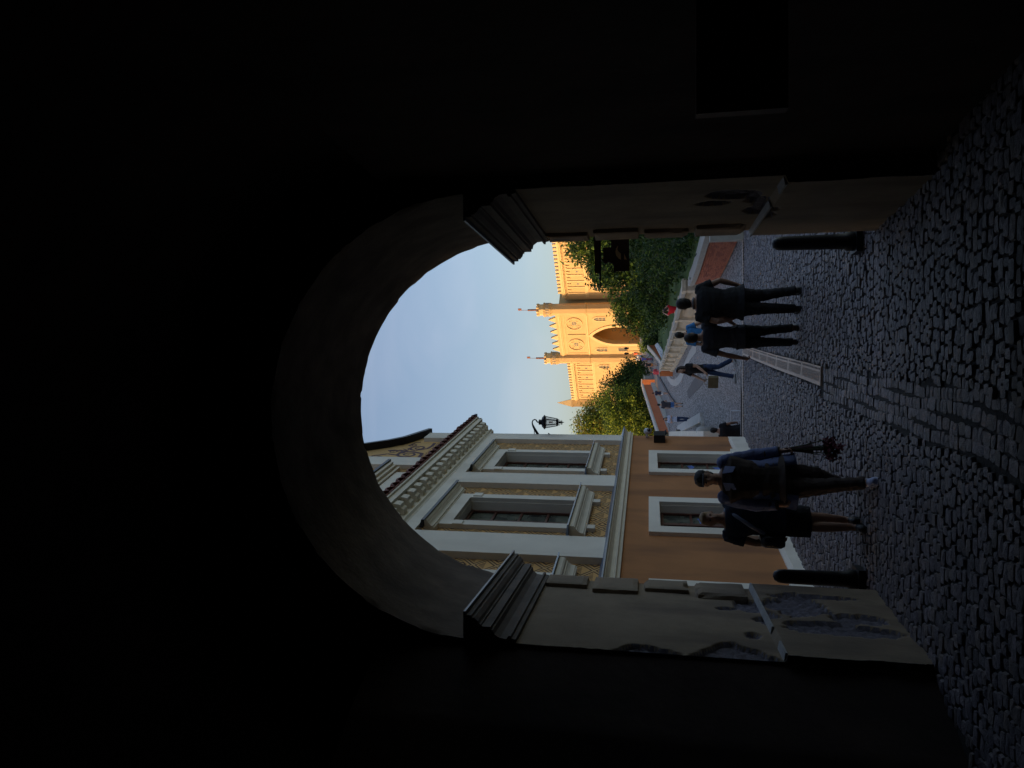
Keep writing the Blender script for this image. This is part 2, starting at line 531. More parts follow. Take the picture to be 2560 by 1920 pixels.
# the gutter of four rows following its own curve
for q in range(4):
    yy = 9.85
    while yy > -4:
        ln = rr.choice([rr.uniform(.07, .10), rr.uniform(.09, .14)])
        xx = gx(yy) + (q - 1.5) * .106 + .016 * math.sin(yy * 3 + q * 2) + rr.gauss(0, .004)
        sl = (gx(yy + .1) - gx(yy - .1)) / .2
        stones.append((xx, yy - ln / 2, -math.atan(sl) + rr.gauss(0, .05), rr.uniform(.088, .106), ln - .014, rr.gauss(-.008, .004)))
        yy -= ln
cob = empty('cobblestone_paving', (0, 0, ground(0, 8)), 0, 'worn grey granite cobblestone paving running out through the dark passage with a curving gutter row', 'paving')
czero = ground(0, 8)
near = sorted(range(len(stones)), key=lambda i: abs(stones[i][1] - 3.9) + .15 * abs(stones[i][0]) + (50 if stones[i][1] < 3.45 else 0))[:300]
near = set(near)
mats_c = [M['cobble'], M['cobble2'], M['cobble3']]
protos = []
for i, sb in enumerate(STONES):
    t = MB(); t.v = [(v[0], v[1], v[2] * .06) for v in sb.v]; t.f = list(sb.f); t.m = list(sb.m)
    me = t.build('cobblestone', mats_c[i % 5 if i % 5 < 3 else 0], link=False)
    protos.append(me)
big = MB()
for i, (x, y, rz, lx, ly, dh) in enumerate(stones):
    z = ground(x, y) + dh
    k = rr.randrange(14)
    if i in near:
        inst(protos[k], cob, (x, y, z - czero), (rr.gauss(0, .02), rr.gauss(0, .03), rz), (lx, ly, 1))
    else:
        sb = STONES[k]
        ca, sa = math.cos(rz), math.sin(rz)
        tx, ty = rr.gauss(0, .02), rr.gauss(0, .03)
        n0 = len(big.v)
        hz = .06
        big.v += [(x + v[0] * lx * ca - v[1] * ly * sa, y + v[0] * lx * sa + v[1] * ly * ca, z - czero + v[2] * hz + v[0] * lx * ty + v[1] * ly * tx) for v in sb.v]
        big.f += [tuple(q + n0 for q in f) for f in sb.f]
        big.m += [rr.choice((0, 0, 1, 1, 2))] * len(sb.f)
o = big.build('cobblestone_field', mats_c, cob)
o['kind'] = 'stuff'

# ================================================================== GATEHOUSE
XL, XR, CX, RAD, ZS = -2.10, 1.575, -.262, 1.838, 1.382
YN, YF = 5.65, 7.60
gate = empty('gatehouse', (CX, 6.6, -2.15), 0, 'dark old town gatehouse whose round arched passage frames the whole view', 'gatehouse')
GO = Vector((CX, 6.6, -2.15))
def TM(v): return Matrix.Translation(v)
GMX = TM(-GO)
# wall block with the arched hole
def arch_pts(n=48, x0=XL, x1=XR, zs=ZS, r=RAD, zb=-2.9):
    pts = [(x0, zb)]
    for i in range(n + 1):
        a = PI - PI * i / n
        pts.append((CX + r * math.cos(a), zs + r * math.sin(a)))
    pts.append((x1, zb))
    return pts
inner = arch_pts()
def outer_of(p, X0, X1, Z0, Z1):
    x, z = p
    if z <= ZS:
        return (X0 if x < CX else X1, z if z > Z0 else Z0)
    dx, dz = x - CX, z - ZS
    k = 1e9
    if abs(dx) > 1e-6: k = min(k, ((X1 if dx > 0 else X0) - CX) / dx)
    if dz > 1e-6: k = min(k, (Z1 - ZS) / dz)
    return (CX + dx * k, ZS + dz * k)
def wall_face(mb, Y, X0, X1, Z0, Z1, flip):
    vs = []
    for p in inner:
        q = outer_of(p, X0, X1, Z0, Z1)
        vs += [(p[0], Y, p[1]), (q[0], Y, q[1])]
    fs = []
    for i in range(len(inner) - 1):
        f = (2 * i, 2 * i + 1, 2 * i + 3, 2 * i + 2)
        fs.append(f if flip else f[::-1])
    # corners
    n = len(vs)
    vs += [(X0, Y, Z1), (X1, Y, Z1)]
    L = [(CX + (X0 - CX), Y, ZS + (Z1 - ZS))]
    mb.add(vs, fs)
    # corner triangles
    for i in range(len(inner) - 1):
        a, b = outer_of(inner[i], X0, X1, Z0, Z1), outer_of(inner[i + 1], X0, X1, Z0, Z1)
        if abs(a[0] - b[0]) > 1e-6 and abs(a[1] - b[1]) > 1e-6:
            cxn = a[0] if a[0] in (X0, X1) else b[0]
            mb.add([(a[0], Y, a[1]), (b[0], Y, b[1]), (cxn, Y, Z1)], [(0, 1, 2)])
mb = MB(GMX)
wall_face(mb, YN, -6.5, 6.0, -2.9, 9.5, False)
wall_face(mb, YF, -6.5, 6.0, -2.9, 9.5, True)
mb.add([(-6.5, YN, -2.9), (-6.5, YF, -2.9), (-6.5, YF, 9.5), (-6.5, YN, 9.5), (6, YN, -2.9), (6, YF, -2.9), (6, YF, 9.5), (6, YN, 9.5)], [(0, 1, 2, 3), (4, 7, 6, 5), (3, 2, 6, 7)])
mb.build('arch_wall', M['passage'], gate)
# soffit of the arch, a grid with chipped rims
mb = MB(GMX)
ns, nd = 120, 44
vs, fs = [], []
for i in range(ns + 1):
    a = PI - PI * i / ns
    for j in range(nd + 1):
        t = j / nd
        y = YN - .001 + (YF - YN + .002) * t
        nz = noise.fractal(Vector((a * 3, y * 1.5, 0)), 1, 2, 4)
        r = RAD - .012 + .006 * nz
        e = min(j, nd - j)
        if e == 0: r += max(0, noise.noise(Vector((a * 7, 3 + t * 9, 1))) * .05 + max(0, noise.noise(Vector((a * 23, 5 + t * 9, 1))) - .25) * .12)
        vs.append((CX + r * math.cos(a), y, ZS + r * math.sin(a)))
for i in range(ns):
    for j in range(nd):
        k = i * (nd + 1) + j
        fs.append((k, k + 1, k + nd + 2, k + nd + 1))
mb.add(vs, fs)
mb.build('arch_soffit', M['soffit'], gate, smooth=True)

# jamb reveals: plaster as a fine grid, fallen-off patches set back to the rubble
def jamb(side, ellipses, edges):
    X = XL if side < 0 else XR
    mb = MB(GMX)
    z0, z1 = -2.45, 1.2
    step = .022
    ny, nz = int((YF - YN) / step), int((z1 - z0) / step)
    vs = []
    mask = {}
    PZ = -1.02                                      # top of the plinth
    for j in range(nz + 1):
        z = z0 + (z1 - z0) * j / nz
        for i in range(ny + 1):
            y = YN + (YF - YN) * i / ny
            wob = .085 * noise.noise(Vector((y * 4, z * 4, side))) + .05 * noise.noise(Vector((y * 11, z * 11, side + 4))) + .035 * noise.noise(Vector((y * 31, z * 31, side + 4)))
            d = 0
            for (ey, ez, ry, rz) in ellipses:
                q = ((y - ey) / ry) ** 2 + ((z - ez) / rz) ** 2
                if q ** .5 + wob * 4.0 < 1: d = 1
            for (za, zb, wd) in edges:              # plaster gone along the near edge
                if za < z < zb:
                    t = math.sin(PI * (z - za) / (zb - za))
                    if y - YN < wd * t + wob * .7: d = 1
            off = 0.0
            if z < PZ: off = .055
            off += .006 * noise.noise(Vector((y * 2, z * 2, 9 + side)))
            if d: off -= .035 + .02 * noise.noise(Vector((y * 25, z * 25, side)))
            mask[(i, j)] = d
            if i == 0: y += .03 * noise.noise(Vector((3, z * 3.3, side))) + .012 * noise.noise(Vector((3, z * 14, side)))
            vs.append((X + (-side) * off * 1.0 + (side * .0), y, z))
    fs, ms = [], []
    for j in range(nz):
        for i in range(ny):
            k = j * (ny + 1) + i
            f = (k, k + 1, k + ny + 2, k + ny + 1)
            fs.append(f if side > 0 else f[::-1])
            s4 = mask[(i, j)] + mask[(i + 1, j)] + mask[(i, j + 1)] + mask[(i + 1, j + 1)]
            ms.append(1 if s4 >= 2 else 0)
    mb.add(vs, fs)
    mb.m = ms
    o = mb.build('jamb_plaster', [M['jamb'], M['rubble']], gate, smooth=True)
    o['label'] = ('left' if side < 0 else 'right') + ' reveal of the passage with flaking plaster'
    # pale ledge on top of the plinth, in broken lengths
    mb = MB(GMX)
    segs = [(YN + .62, YN + 1.95)] if side < 0 else [(YN + .72, YN + 1.98)]
    segs.append((YN + .02, YN + .28) if side < 0 else (YN + .03, YN + .30))
    for a, b in segs:
        x0, x1 = sorted((X - side * .0, X - side * .064))
        mb.prism([(x0, PZ - .012), (x1, PZ - .012), (x1 if side < 0 else x1, PZ + .004), (x0, PZ + .016 if side < 0 else PZ + .01)] if side < 0 else [(x0, PZ - .012), (x1, PZ - .012), (x1, PZ + .016), (x0, PZ + .004)], a, b)
    mb.build('plinth_ledge', M['mortar'], gate)
jamb(-1, [(6.95, -1.33, .33, .30), (6.35, -1.45, .16, .32), (6.28, -1.70, .14, .34), (6.62, -1.80, .13, .22), (7.05, -.92, .20, .13), (6.62, -1.02, .10, .10), (7.25, -1.62, .07, .30), (6.2, -.85, .07, .05), (6.9, -.70, .05, .09)],
     [(-1.0, -.32, .33), (-.25, .30, .17)])
jamb(1, [(6.15, -.70, .14, .20), (6.4, -.55, .08, .16), (6.35, -.9, .10, .10), (6.7, -.98, .15, .12), (6.5, -1.0, .1, .1), (7.35, -.72, .10, .09)], [])
# raised quoin blocks on the outer corners
qz = [(.62, 1.06, .30), (.10, .565, .42), (-.40, .05, .30), (-.95, -.46, .42)]
for side in (-1, 1):
    X = XL if side < 0 else XR
    for k, (z0, z1, w) in enumerate(qz):
        bm_ = bmesh.new()
        x0, x1 = sorted((X + side * .30, X - side * .045))
        y0, y1 = YF - w * (1.0 if side < 0 else .8), YF + .045
        g = bmesh.ops.create_cube(bm_, size=1)
        for v in bm_.verts:
            v.co = Vector(((x0 + x1) / 2 + v.co.x * (x1 - x0), (y0 + y1) / 2 + v.co.y * (y1 - y0), (z0 + z1) / 2 + v.co.z * (z1 - z0))) - GO
        bmesh.ops.subdivide_edges(bm_, edges=bm_.edges[:], cuts=7, use_grid_fill=True)
        for v in bm_.verts:
            p = v.co
            c = sum(1 for a_, b_, q in ((x0, x1, p.x + GO.x), (y0, y1, p.y + GO.y), (z0, z1, p.z + GO.z)) if min(abs(q - a_), abs(q - b_)) < .004)
            if c >= 2:
                h_ = .012 + .022 * max(0, noise.noise(p * 5 + Vector((k, side, 0)))) + (.05 * max(0, noise.noise(p * 7 + Vector((9, k, side)))) if k >= 2 else 0)
                cc = Vector(((x0 + x1) / 2, (y0 + y1) / 2, (z0 + z1) / 2)) - GO
                v.co += (cc - p).normalized() * h_
        me = bpy.data.meshes.new('quoin_block'); bm_.to_mesh(me); bm_.free()
        me.materials.append(M['jamb'])
        o = bpy.data.objects.new('quoin_block', me); C.objects.link(o); o.parent = gate
# impost cornices: profile swept along the reveal and round the outer corner
prof = [(0, 1.06), (.03, 1.06), (.035, 1.095), (.055, 1.10), (.055, 1.12), (.03, 1.135), (.035, 1.19), (.06, 1.235), (.095, 1.25), (.095, 1.265),
        (.12, 1.268), (.12, 1.345), (.135, 1.35), (.135, 1.362), (.16, 1.375), (.185, 1.405), (.185, 1.425), (.205, 1.43), (.205, 1.475), (0, 1.485)]
for side in (-1, 1):
    X = XL if side < 0 else XR
    mb = MB(GMX)
    st = []
    for sec in range(4):
        L = []
        for (p, z) in prof:
            if sec == 0: L.append((X - side * p, YN - .0, z))
            elif sec == 1: L.append((X - side * p, YF + p, z))
            elif sec == 2: L.append((X + side * 1.2, YF + p, z))
            if sec == 3: break
        if L: st.append(L)
    n = len(prof)
    vs = [v for L in st for v in L]
    fs = []
    for i in range(len(st) - 1):
        for k in range(n - 1):
            a = i * n + k
            fs.append((a, a + 1, a + n + 1, a + n))
    fs.append(tuple(range(n)))
    mb.add(vs, fs)
    o = mb.build('impost_cornice', M['impost'], gate); fix_normals(o)
    mb = MB(GMX)
    x0, x1 = sorted((X + side * .02, X - side * .235))
    mb.box(x0, x1, YN, YF + .235, 1.478, 1.496)
    mb.build('lead_cap', M['leadcap'], gate)
# the passage room the camera stands in: side walls, barrel vault, an added wall shutting the far end
mb = MB(GMX)
wl = [(XL - .02, YN + .003), (-2.45, 5.0), (-2.75, 4.6), (-2.78, -9)]
wr = [(XR + .02, YN + .003), (1.68, 5.6), (1.77, 4.1), (1.80, -9)]
for w, sgn in ((wl, 1), (wr, -1)):
    L = []
    for i, (a, b) in enumerate(zip(w, w[1:])):
        for q in range(12):
            L.append((a[0] + (b[0] - a[0]) * q / 12, a[1] + (b[1] - a[1]) * q / 12))
    L.append(w[-1])
    vs = []
    for (x, y) in L:
        for zz in frange(-3.0, 2.2, 12):
            vs.append((x + .015 * noise.noise(Vector((x, y * 2, zz * 2))), y, zz))
    fs = []
    for i in range(len(L) - 1):
        for k in range(12):
            a = i * 13 + k
            fs.append((a, a + 1, a + 14, a + 13))
    mb.add(vs, fs)
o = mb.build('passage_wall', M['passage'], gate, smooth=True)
mb = MB(GMX)
cv = (wl[-1][0] + wr[-1][0]) / 2
rv = (wr[-1][0] - wl[-1][0]) / 2 + .02
vs, fs = [], []
for i in range(33):
    a = PI * i / 32
    for y in (YN + .002, -9):
        vs.append((cv + rv * math.cos(a), y, 2.15 + 1.9 * math.sin(a)))
for i in range(32): fs.append((2 * i, 2 * i + 1, 2 * i + 3, 2 * i + 2))
mb.add(vs, fs)
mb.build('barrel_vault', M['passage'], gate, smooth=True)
mb = MB(GMX)
mb.box(-3.6, 2.6, -9.3, -9.0, -3, 5)
mb.build('light_block_wall', M['passage'], gate)  # unseen wall added behind the camera to keep daylight out of the passage
mb = MB(GMX); mb.box(-6.5, -3.1, -9.3, YN - .01, -3, 9.5); mb.build('left_body', M['jamb'], gate)  # outer blocks, here and below, added to stop sun leaking into the passage
mb = MB(GMX); mb.box(2.1, 6.0, -9.3, YN - .01, -3, 9.5); mb.build('right_body', M['jamb'], gate)
mb = MB(GMX); mb.box(-3.1, 2.1, -9.3, YN - .01, 4.4, 9.5); mb.build('upper_body', M['jamb'], gate)
# metal guard posts outside both corners
for side, X, yy in ((-1, -2.06, 8.02), (1, 1.52, 8.10)):
    zb = ground(X, yy)
    mb = MB()
    mb.loft([(0, 0, 0, .105, .105), (0, 0, .13, .105, .105), (0, 0, .16, .085, .085), (0, 0, .30, .08, .08), (0, 0, .78, .075, .075), (0, 0, .84, .068, .068), (0, 0, .88, .045, .045), (0, 0, .895, .01, .01)], 20)
    o = mb.build('bollard', M['iron'], None, smooth=True, loc=(X, yy, zb))
    tag(o, 'dark cast iron bollard with domed top at the %s corner of the archway' % ('left' if side < 0 else 'right'), 'bollard', 'bollards guarding the arch corners')
    mb = MB(); mb.box(-.13, .13, -.13, .13, -.02, .07)
    mb.build('bollard_base', M['iron'], o)

# display case with a map and photographs on the right passage wall
dc = empty('display_case', (1.77, 3.30, -.60), 0, 'dark framed display panel with two printed sheets jutting from the right passage wall', 'display panel')
mb = MB(); mb.box(-.56, 0, 0, .04, 0, .39); mb.build('panel_back', M['wood'], dc)
M['print'] = mat('printed_sheet', (.085, .07, .07), .5, .6, 14, 0)
mb = MB(); mb.box(-.50, -.30, -.006, -.001, .05, .30); mb.build('printed_sheet', M['print'], dc)
mb = MB(); mb.box(-.22, -.03, -.006, -.001, .15, .27); mb.build('printed_sheet', M['print'], dc)
mb = MB()
for (a, b, c, d) in ((-.56, 0, 0, .03), (-.56, 0, .36, .39), (-.56, -.53, .03, .36)): mb.box(a, b, -.02, -.001, c, d)
mb.build('frame', M['wood'], dc)

# ================================================================== TAN HOUSE on the left
CB = Vector((-1.41, 19.7, -2.6))
th = math.atan2(-.987, -.1609)
house = empty('townhouse', CB, th, 'ochre and white townhouse with diamond sgraffito and a bracketed tile cornice left of the arch', 'house')
ZB = 2.6
HM = TM(Vector((0, 0, ZB)))
LEN = 12.0
def hb(*a): mb = MB(HM); mb.box(*a); return mb
OPG = [(2.11, 3.44), (5.76, 7.09), (9.56, 10.89)]
OPU = [(2.27, 3.65), (5.90, 7.20), (9.50, 10.85)]
def wall_with(ops, z0, z1, oz0, oz1, m, name, y1=0.0, th_=.42):
    mb = MB(HM)
    x = 0.
    for a, b in ops:
        mb.box(x, a, y1 - th_, y1, z0, z1)
        mb.box(a, b, y1 - th_, y1, z0, oz0)
        mb.box(a, b, y1 - th_, y1, oz1, z1)
        x = b
    mb.box(x, LEN, y1 - th_, y1, z0, z1)
    return mb.build(name, m, house)
wall_with(OPG, -2.6, .46, -1.95, -.2, M['orange'], 'ground_floor_wall')
wall_with(OPU, .46, 4.30, 1.40, 3.52, M['sgraf'], 'upper_wall')
mb = MB(HM)
mb.box(0.004, LEN, -9, -.425, -2.6, 4.3)
mb.build('house_body', M['orange'], house)
mb = MB(HM)     # plinth with a little chamfered top
mb.prism([(-.0, -2.7), (.12, -2.7), (.10, -2.10), (.03, -2.05), (0, -2.05)], .42, LEN, 'x')
mb.box(-.012, .418, -9, .004, -2.7, -2.07)
o = mb.build('plinth', M['white'], house); fix_normals(o)
o.data.update()
# the plinth steps out under each ground-floor window
for a, b in OPG:
    mb = MB(HM); mb.box(a - .30, b + .30, .0, .135, -2.7, -1.94); mb.build('window_pedestal', M['white'], house)
# string course with zinc flashing
mb = MB(HM)
mb.prism([(0, .42), (.05, .42), (.06, .47), (.10, .48), (.10, .50), (.075, .51), (.075, .56), (.13, .60), (.17, .615), (.17, .655), (0, .66)], -.12, LEN, 'x')
o = mb.build('string_course', M['cream'], house); fix_normals(o)
mb = MB(HM)
mb.prism([(0, .74), (.22, .665), (.22, .64), (.205, .64), (.205, .658), (0, .665)], -.16, LEN, 'x')
o = mb.build('zinc_flashing', M['flash'], house); fix_normals(o)
# white pilasters and frieze of the upper floor
for a, b in ((.47, 1.08), (4.25, 5.0), (7.86, 8.72), (11.5, 12)):
    hb(a, b, 0.0, .12, .70, 4.05).build('pilaster', M['white'], house)
hb(.45, LEN, 0.0, .115, 4.05, 4.30).build('frieze', M['white'], house)
# windows
def window(a, b, z0, z1, y, rows, parent=house):
    w = b - a
    mb = MB(HM)
    t = .07
    mb.box(a, a + t, y, y + .07, z0, z1); mb.box(b - t, b, y, y + .07, z0, z1)
    mb.box(a + t, b - t, y, y + .07, z0, z0 + t); mb.box(a + t, b - t, y, y + .07, z1 - t, z1)
    mb.box(a + w / 2 - .05, a + w / 2 + .05, y + .01, y + .09, z0 + t, z1 - t)
    for i in range(1, rows):
        zz = z0 + (z1 - z0) * i / rows
        mb.box(a + t, a + w / 2 - .05, y + .012, y + .06, zz - .022, zz + .022)
        mb.box(a + w / 2 + .05, b - t, y + .012, y + .06, zz - .022, zz + .022)
    fr = mb.build('window', M['wood'], parent)
    for i in range(rows):
        za, zb_ = z0 + (z1 - z0) * i / rows, z0 + (z1 - z0) * (i + 1) / rows
        for (xa, xb) in ((a + t - .01, a + w / 2 - .04), (a + w / 2 + .04, b - t + .01)):
            p = MB(HM); p.box(xa, xb, y + .022, y + .034, za + .01, zb_ - .01)
            p.build('pane', M['pane'], fr)
    return fr
for a, b in OPG:
    gw = window(a + .002, b - .002, -1.94, -.202, -.22, 3)
    M['bluestk'] = M.get('bluestk') or mat('blue_window_sticker', (.10, .18, .50), .5, .4, 9, 0)
    for (sx, sz, sw, sh_) in ((a + .30, -.98, .16, .09), (a + .36, -1.58, .12, .10), (b - .36, -1.10, .12, .12), (b - .30, -1.62, .14, .08)):
        q_ = MB(HM); q_.prism([(sx - sw, sz - sh_ * .3), (sx - sw * .2, sz - sh_), (sx + sw * .7, sz - sh_ * .4), (sx + sw, sz + sh_ * .5), (sx, sz + sh_ * .6), (sx - sw * .6, sz + sh_)], -.1845, -.183)
        fix_normals(q_.build('window_sticker', M['bluestk'], gw))
    mb = MB(HM)
    mb.box(a - .29, a, .0, .07, -1.938, -.2 + .20); mb.box(b, b + .29, .0, .07, -1.938, 0.0)
    mb.box(a, b, .0, .07, -.2, 0.0)
    mb.build('window_surround', M['white'], house)
    # pale lining of the reveal
    mb = MB(HM)
    mb.box(a, a + .012, -.40, -.001, -1.93, -.2); mb.box(b - .012, b, -.40, -.001, -1.93, -.2); mb.box(a + .012, b - .012, -.40, -.001, -.212, -.2)
    mb.build('window_reveal', M['white'], house)
M['bluestk'] = mat('blue_window_sticker', (.10, .16, .45), .5, .4, 9, 0)
for a, b in OPU:
    window(a + .002, b - .002, 1.40, 3.518, -.25, 4)
    mb = MB(HM)
    mb.box(a - .22, a, .0, .085, 1.40, 3.74); mb.box(b, b + .22, .0, .085, 1.40, 3.74); mb.box(a, b, .0, .085, 3.52, 3.74)
    for s_ in (a - .24, b + .06): mb.box(s_, s_ + .18, .085, .105, 3.30, 3.48)       # ears with drops
    mb.build('window_surround', M['white'], house)
    mb = MB(HM)
    mb.box(a, a + .012, -.38, -.001, 1.41, 3.52); mb.box(b - .012, b, -.38, -.001, 1.41, 3.52); mb.box(a + .012, b - .012, -.38, -.001, 3.508, 3.52)
    mb.build('window_reveal', M['white'], house)
    c = (a + b) / 2
    # hood: stepped mouldings, dark metal cover
    mb = MB(HM)
    hp_ = [(0, 3.742), (.095, 3.742), (.10, 3.762), (.125, 3.765), (.13, 3.79), (.145, 3.815), (.175, 3.835), (.185, 3.84), (.185, 3.852), (.205, 3.855), (.235, 3.875), (.24, 3.89), (.24, 3.92), (0, 3.92)]
    mb.prism(hp_, c - 1.12, c + 1.12, 'x')
    fix_normals(mb.build('window_hood', M['cream'], house))
    mb = MB(HM); mb.prism([(0.116, 4.0), (.27, 3.945), (.27, 3.89), (.262, 3.89), (.262, 3.924), (.116, 3.924)], c - 1.2, c + 1.2, 'x')
    o = mb.build('hood_cover', M['iron'], house); fix_normals(o)
    # sill shelf with moulding and two blocks
    mb = MB(HM)
    hp_ = [(0, 1.07), (.09, 1.07), (.095, 1.09), (.11, 1.093), (.112, 1.12), (.125, 1.16), (.155, 1.195), (.175, 1.205), (.175, 1.22), (.215, 1.235), (.232, 1.26), (.235, 1.30), (.235, 1.338), (0, 1.338)]
    mb.prism(hp_, c - 1.15, c + 1.15, 'x')
    fix_normals(mb.build('window_sill', M['cream'], house))
    mb = MB(HM); mb.prism([(0.0, 1.40), (.28, 1.36), (.28, 1.335), (.25, 1.342), (0.0, 1.342)], c - 1.22, c + 1.22, 'x')
    o = mb.build('sill_cover', M['flash'], house); fix_normals(o)
    for sx in (c - .80, c + .62):
        hb(sx, sx + .18, 0.0, .075, .93, 1.068).build('sill_bracket', M['white'], house)
# bracketed cornice
mb = MB(HM)
mb.prism([(0, 4.30), (.12, 4.30), (.13, 4.33), (.17, 4.36), (.17, 4.38), (.14, 4.39), (.14, 4.62), (.20, 4.66), (.20, 4.67), (0, 4.67)], .12, LEN, 'x')
mb.box(-.14, LEN, 0.0, .40, 4.67, 4.80)
mb.box(-.24, LEN, 0.0, .44, 4.80, 4.84)
mb.box(-.14, -.005, -3, -.001, 4.67, 4.80)
o = mb.build('cornice', M['cream'], house)
fix_normals(o)
mb = MB()
mb.prism([(.0, 0), (.11, 0), (.14, .05), (.20, .06), (.215, .12), (.215, .20), (0, .20)], -.10, .10, 'x')
pm = mb.build('cornice_bracket', M['cream'], link=False); fix_normals(pm)
for k in range(32):
    inst(pm, house, (.20 + k * .385, .14, 4.455 + ZB))
# clay tiles of the little roof above the cornice
mb = MB()
ring = [(.0 + .15 * math.cos(PI * i / 8), .12 * math.sin(PI * i / 8)) for i in range(9)]
vs = [(x, .0, z) for x, z in ring] + [(x * .86, -.62, z + .30) for x, z in ring] + [(x * .8, .0, z * .78) for x, z in ring] + [(x * .7, -.62, z * .8 + .30) for x, z in ring]
fs = []
for i in range(8):
    fs += [(i, i + 1, i + 10, i + 9), (18 + i, 27 + i, 28 + i, 19 + i), (i, 18 + i, 19 + i, i + 1)]
mb.add(vs, fs)
tp = mb.build('roof_tile', M['tile'], link=False, smooth=False); fix_normals(tp)
for k in range(40):
    inst(tp, house, (-.10 + k * .31, .50 + random.uniform(-.012, .012), 4.86 + ZB), (random.uniform(-.03, .03), random.uniform(-.1, .1), random.uniform(-.04, .04)))
mb = MB(HM); mb.prism([(.45, 4.842), (.46, 4.875), (0.0, 5.10), (0.0, 4.842)], -.24, LEN, 'x')
o = mb.build('tile_bed', M['tile'], house); fix_normals(o)
# gable storey above, stepped back behind the little roof: same wall plane
gp = [(0.0, 4.85), (0.0, 6.0), (.30, 6.06), (.9, 6.30), (1.33, 6.47), (1.72, 6.78), (2.19, 7.34), (2.8, 8.3), (3.6, 9.4), (5.2, 10.8), (6.6, 11.2), (8, 10.8), (9.6, 9.4), (12, 8.9), (12, 4.85)]
mb = MB(HM); mb.prism(gp, -.40, -.003)
o = mb.build('gable_wall', M['gold'], house); fix_normals(o)
mb = MB(HM); mb.prism([(1.07, 4.95), (1.07, 5.62), (3.1, 5.62), (3.1, 4.95)], -.002, .003)
o = mb.build('gable_panel', M['sgraf'], house); fix_normals(o)
mb = MB(HM); mb.prism([(3.8, 4.95), (3.8, 6.05), (6.8, 6.05), (6.8, 4.95)], -.002, .003)
o = mb.build('gable_panel', M['sgraf'], house); fix_normals(o)
mb = MB(HM)
mb.box(.45, 1.05, -.002, .11, 4.86, 6.05)
mb.box(0.0, .45, -.3, .004, 4.86, 5.99)
mb.build('pilaster', M['white'], house)
mb = MB(HM)
mb.box(3.08, 3.76, -.002, .11, 4.86, 9.0)
mb.build('pilaster', M['white'], house)
mb = MB(HM)
for (p, q) in zip(gp[2:13], gp[3:13]):
    dx, dz = q[0] - p[0], q[1] - p[1]
    L = math.hypot(dx, dz); nx, nz = -dz / L * .09, dx / L * .09
    mb.prism([(p[0], p[1] - .02), (q[0], q[1] - .02), (q[0] + nx, q[1] + nz), (p[0] + nx, p[1] + nz)], -.45, .20)
o = mb.build('gable_coping', M['iron'], house); fix_normals(o)
# hood of a window in the gable storey
mb = MB(HM)
for (h0, h1, pr) in ((5.72, 5.80, .10), (5.80, 5.88, .16), (5.88, 5.96, .22)): mb.box(3.9, 5.9, 0.004, pr, h0, h1)
mb.build('window_hood', M['cream'], house)
mb = MB(HM); mb.box(3.82, 5.98, 0.004, .26, 5.962, 6.03); mb.build('hood_cover', M['iron'], house)
mb = MB(HM); mb.box(4.2, 5.6, .005, .06, 4.9, 5.70); mb.build('window_surround', M['white'], house)
# painted scrollwork in the gable
def spiral(mb, cx, cz, r0, turns, a0, sgn, w=.022, tail=None):
    pts = []
    for i in range(int(26 * turns) + 1):
        t = i / (26 * turns)
        a = a0 + sgn * t * turns * 2 * PI
        r = r0 * (1 - .88 * t)
        pts.append((cx + r * math.cos(a), cz + r * math.sin(a)))
    if tail: pts = tail + pts
    for i in range(len(pts) - 1):
        (x0, z0), (x1, z1) = pts[i], pts[i + 1]
        L = math.hypot(x1 - x0, z1 - z0)
        if L < 1e-6: continue
        ww = w * (1.3 - .9 * i / len(pts))
        nx, nz = -(z1 - z0) / L * ww, (x1 - x0) / L * ww
        mb.prism([(x0 - nx, z0 - nz), (x1 - nx, z1 - nz), (x1 + nx, z1 + nz), (x0 + nx, z0 + nz)], -.004, .002)
mb = MB(HM)
spiral(mb, 1.75, 5.98, .24, 1.6, 0, 1, .03, [(1.2, 5.7), (1.5, 5.68), (1.8, 5.72)])
spiral(mb, 2.42, 6.05, .30, 1.7, PI, -1, .035, [(3.0, 5.68), (2.7, 5.66), (2.3, 5.70)])
spiral(mb, 1.45, 6.22, .12, 1.2, 1, -1, .018, [(1.12, 6.12), (1.2, 6.25)])
spiral(mb, 2.15, 6.55, .16, 1.4, 2, 1, .02, [(2.3, 6.2), (2.05, 6.35)])
spiral(mb, 2.75, 6.75, .22, 1.5, 3, -1, .025, [(2.5, 6.3), (2.4, 6.6)])
spiral(mb, 2.9, 7.3, .20, 1.4, 0, 1, .02, [(2.95, 6.9), (3.0, 7.1)])
for k in range(6):
    a = PI * (.1 + k * .16)
    mb.prism([(2.05, 6.16), (2.05 + .2 * math.cos(a - .12), 6.16 + .2 * math.sin(a - .12)), (2.05 + .30 * math.cos(a), 6.16 + .30 * math.sin(a)), (2.05 + .2 * math.cos(a + .12), 6.16 + .2 * math.sin(a + .12))], -.004, .0015)
o = mb.build('scroll_painting', M['scroll'], house); fix_normals(o)
# gutter end by the corner
mb = MB(HM); mb.tube([(-.30, .34, 4.86), (-.30, .34, 4.74)], .05, 10); mb.tube([(-.32, .5, 4.9), (-.32, .2, 4.9)], .045, 8); mb.build('gutter_end', M['flash'], house, smooth=True)

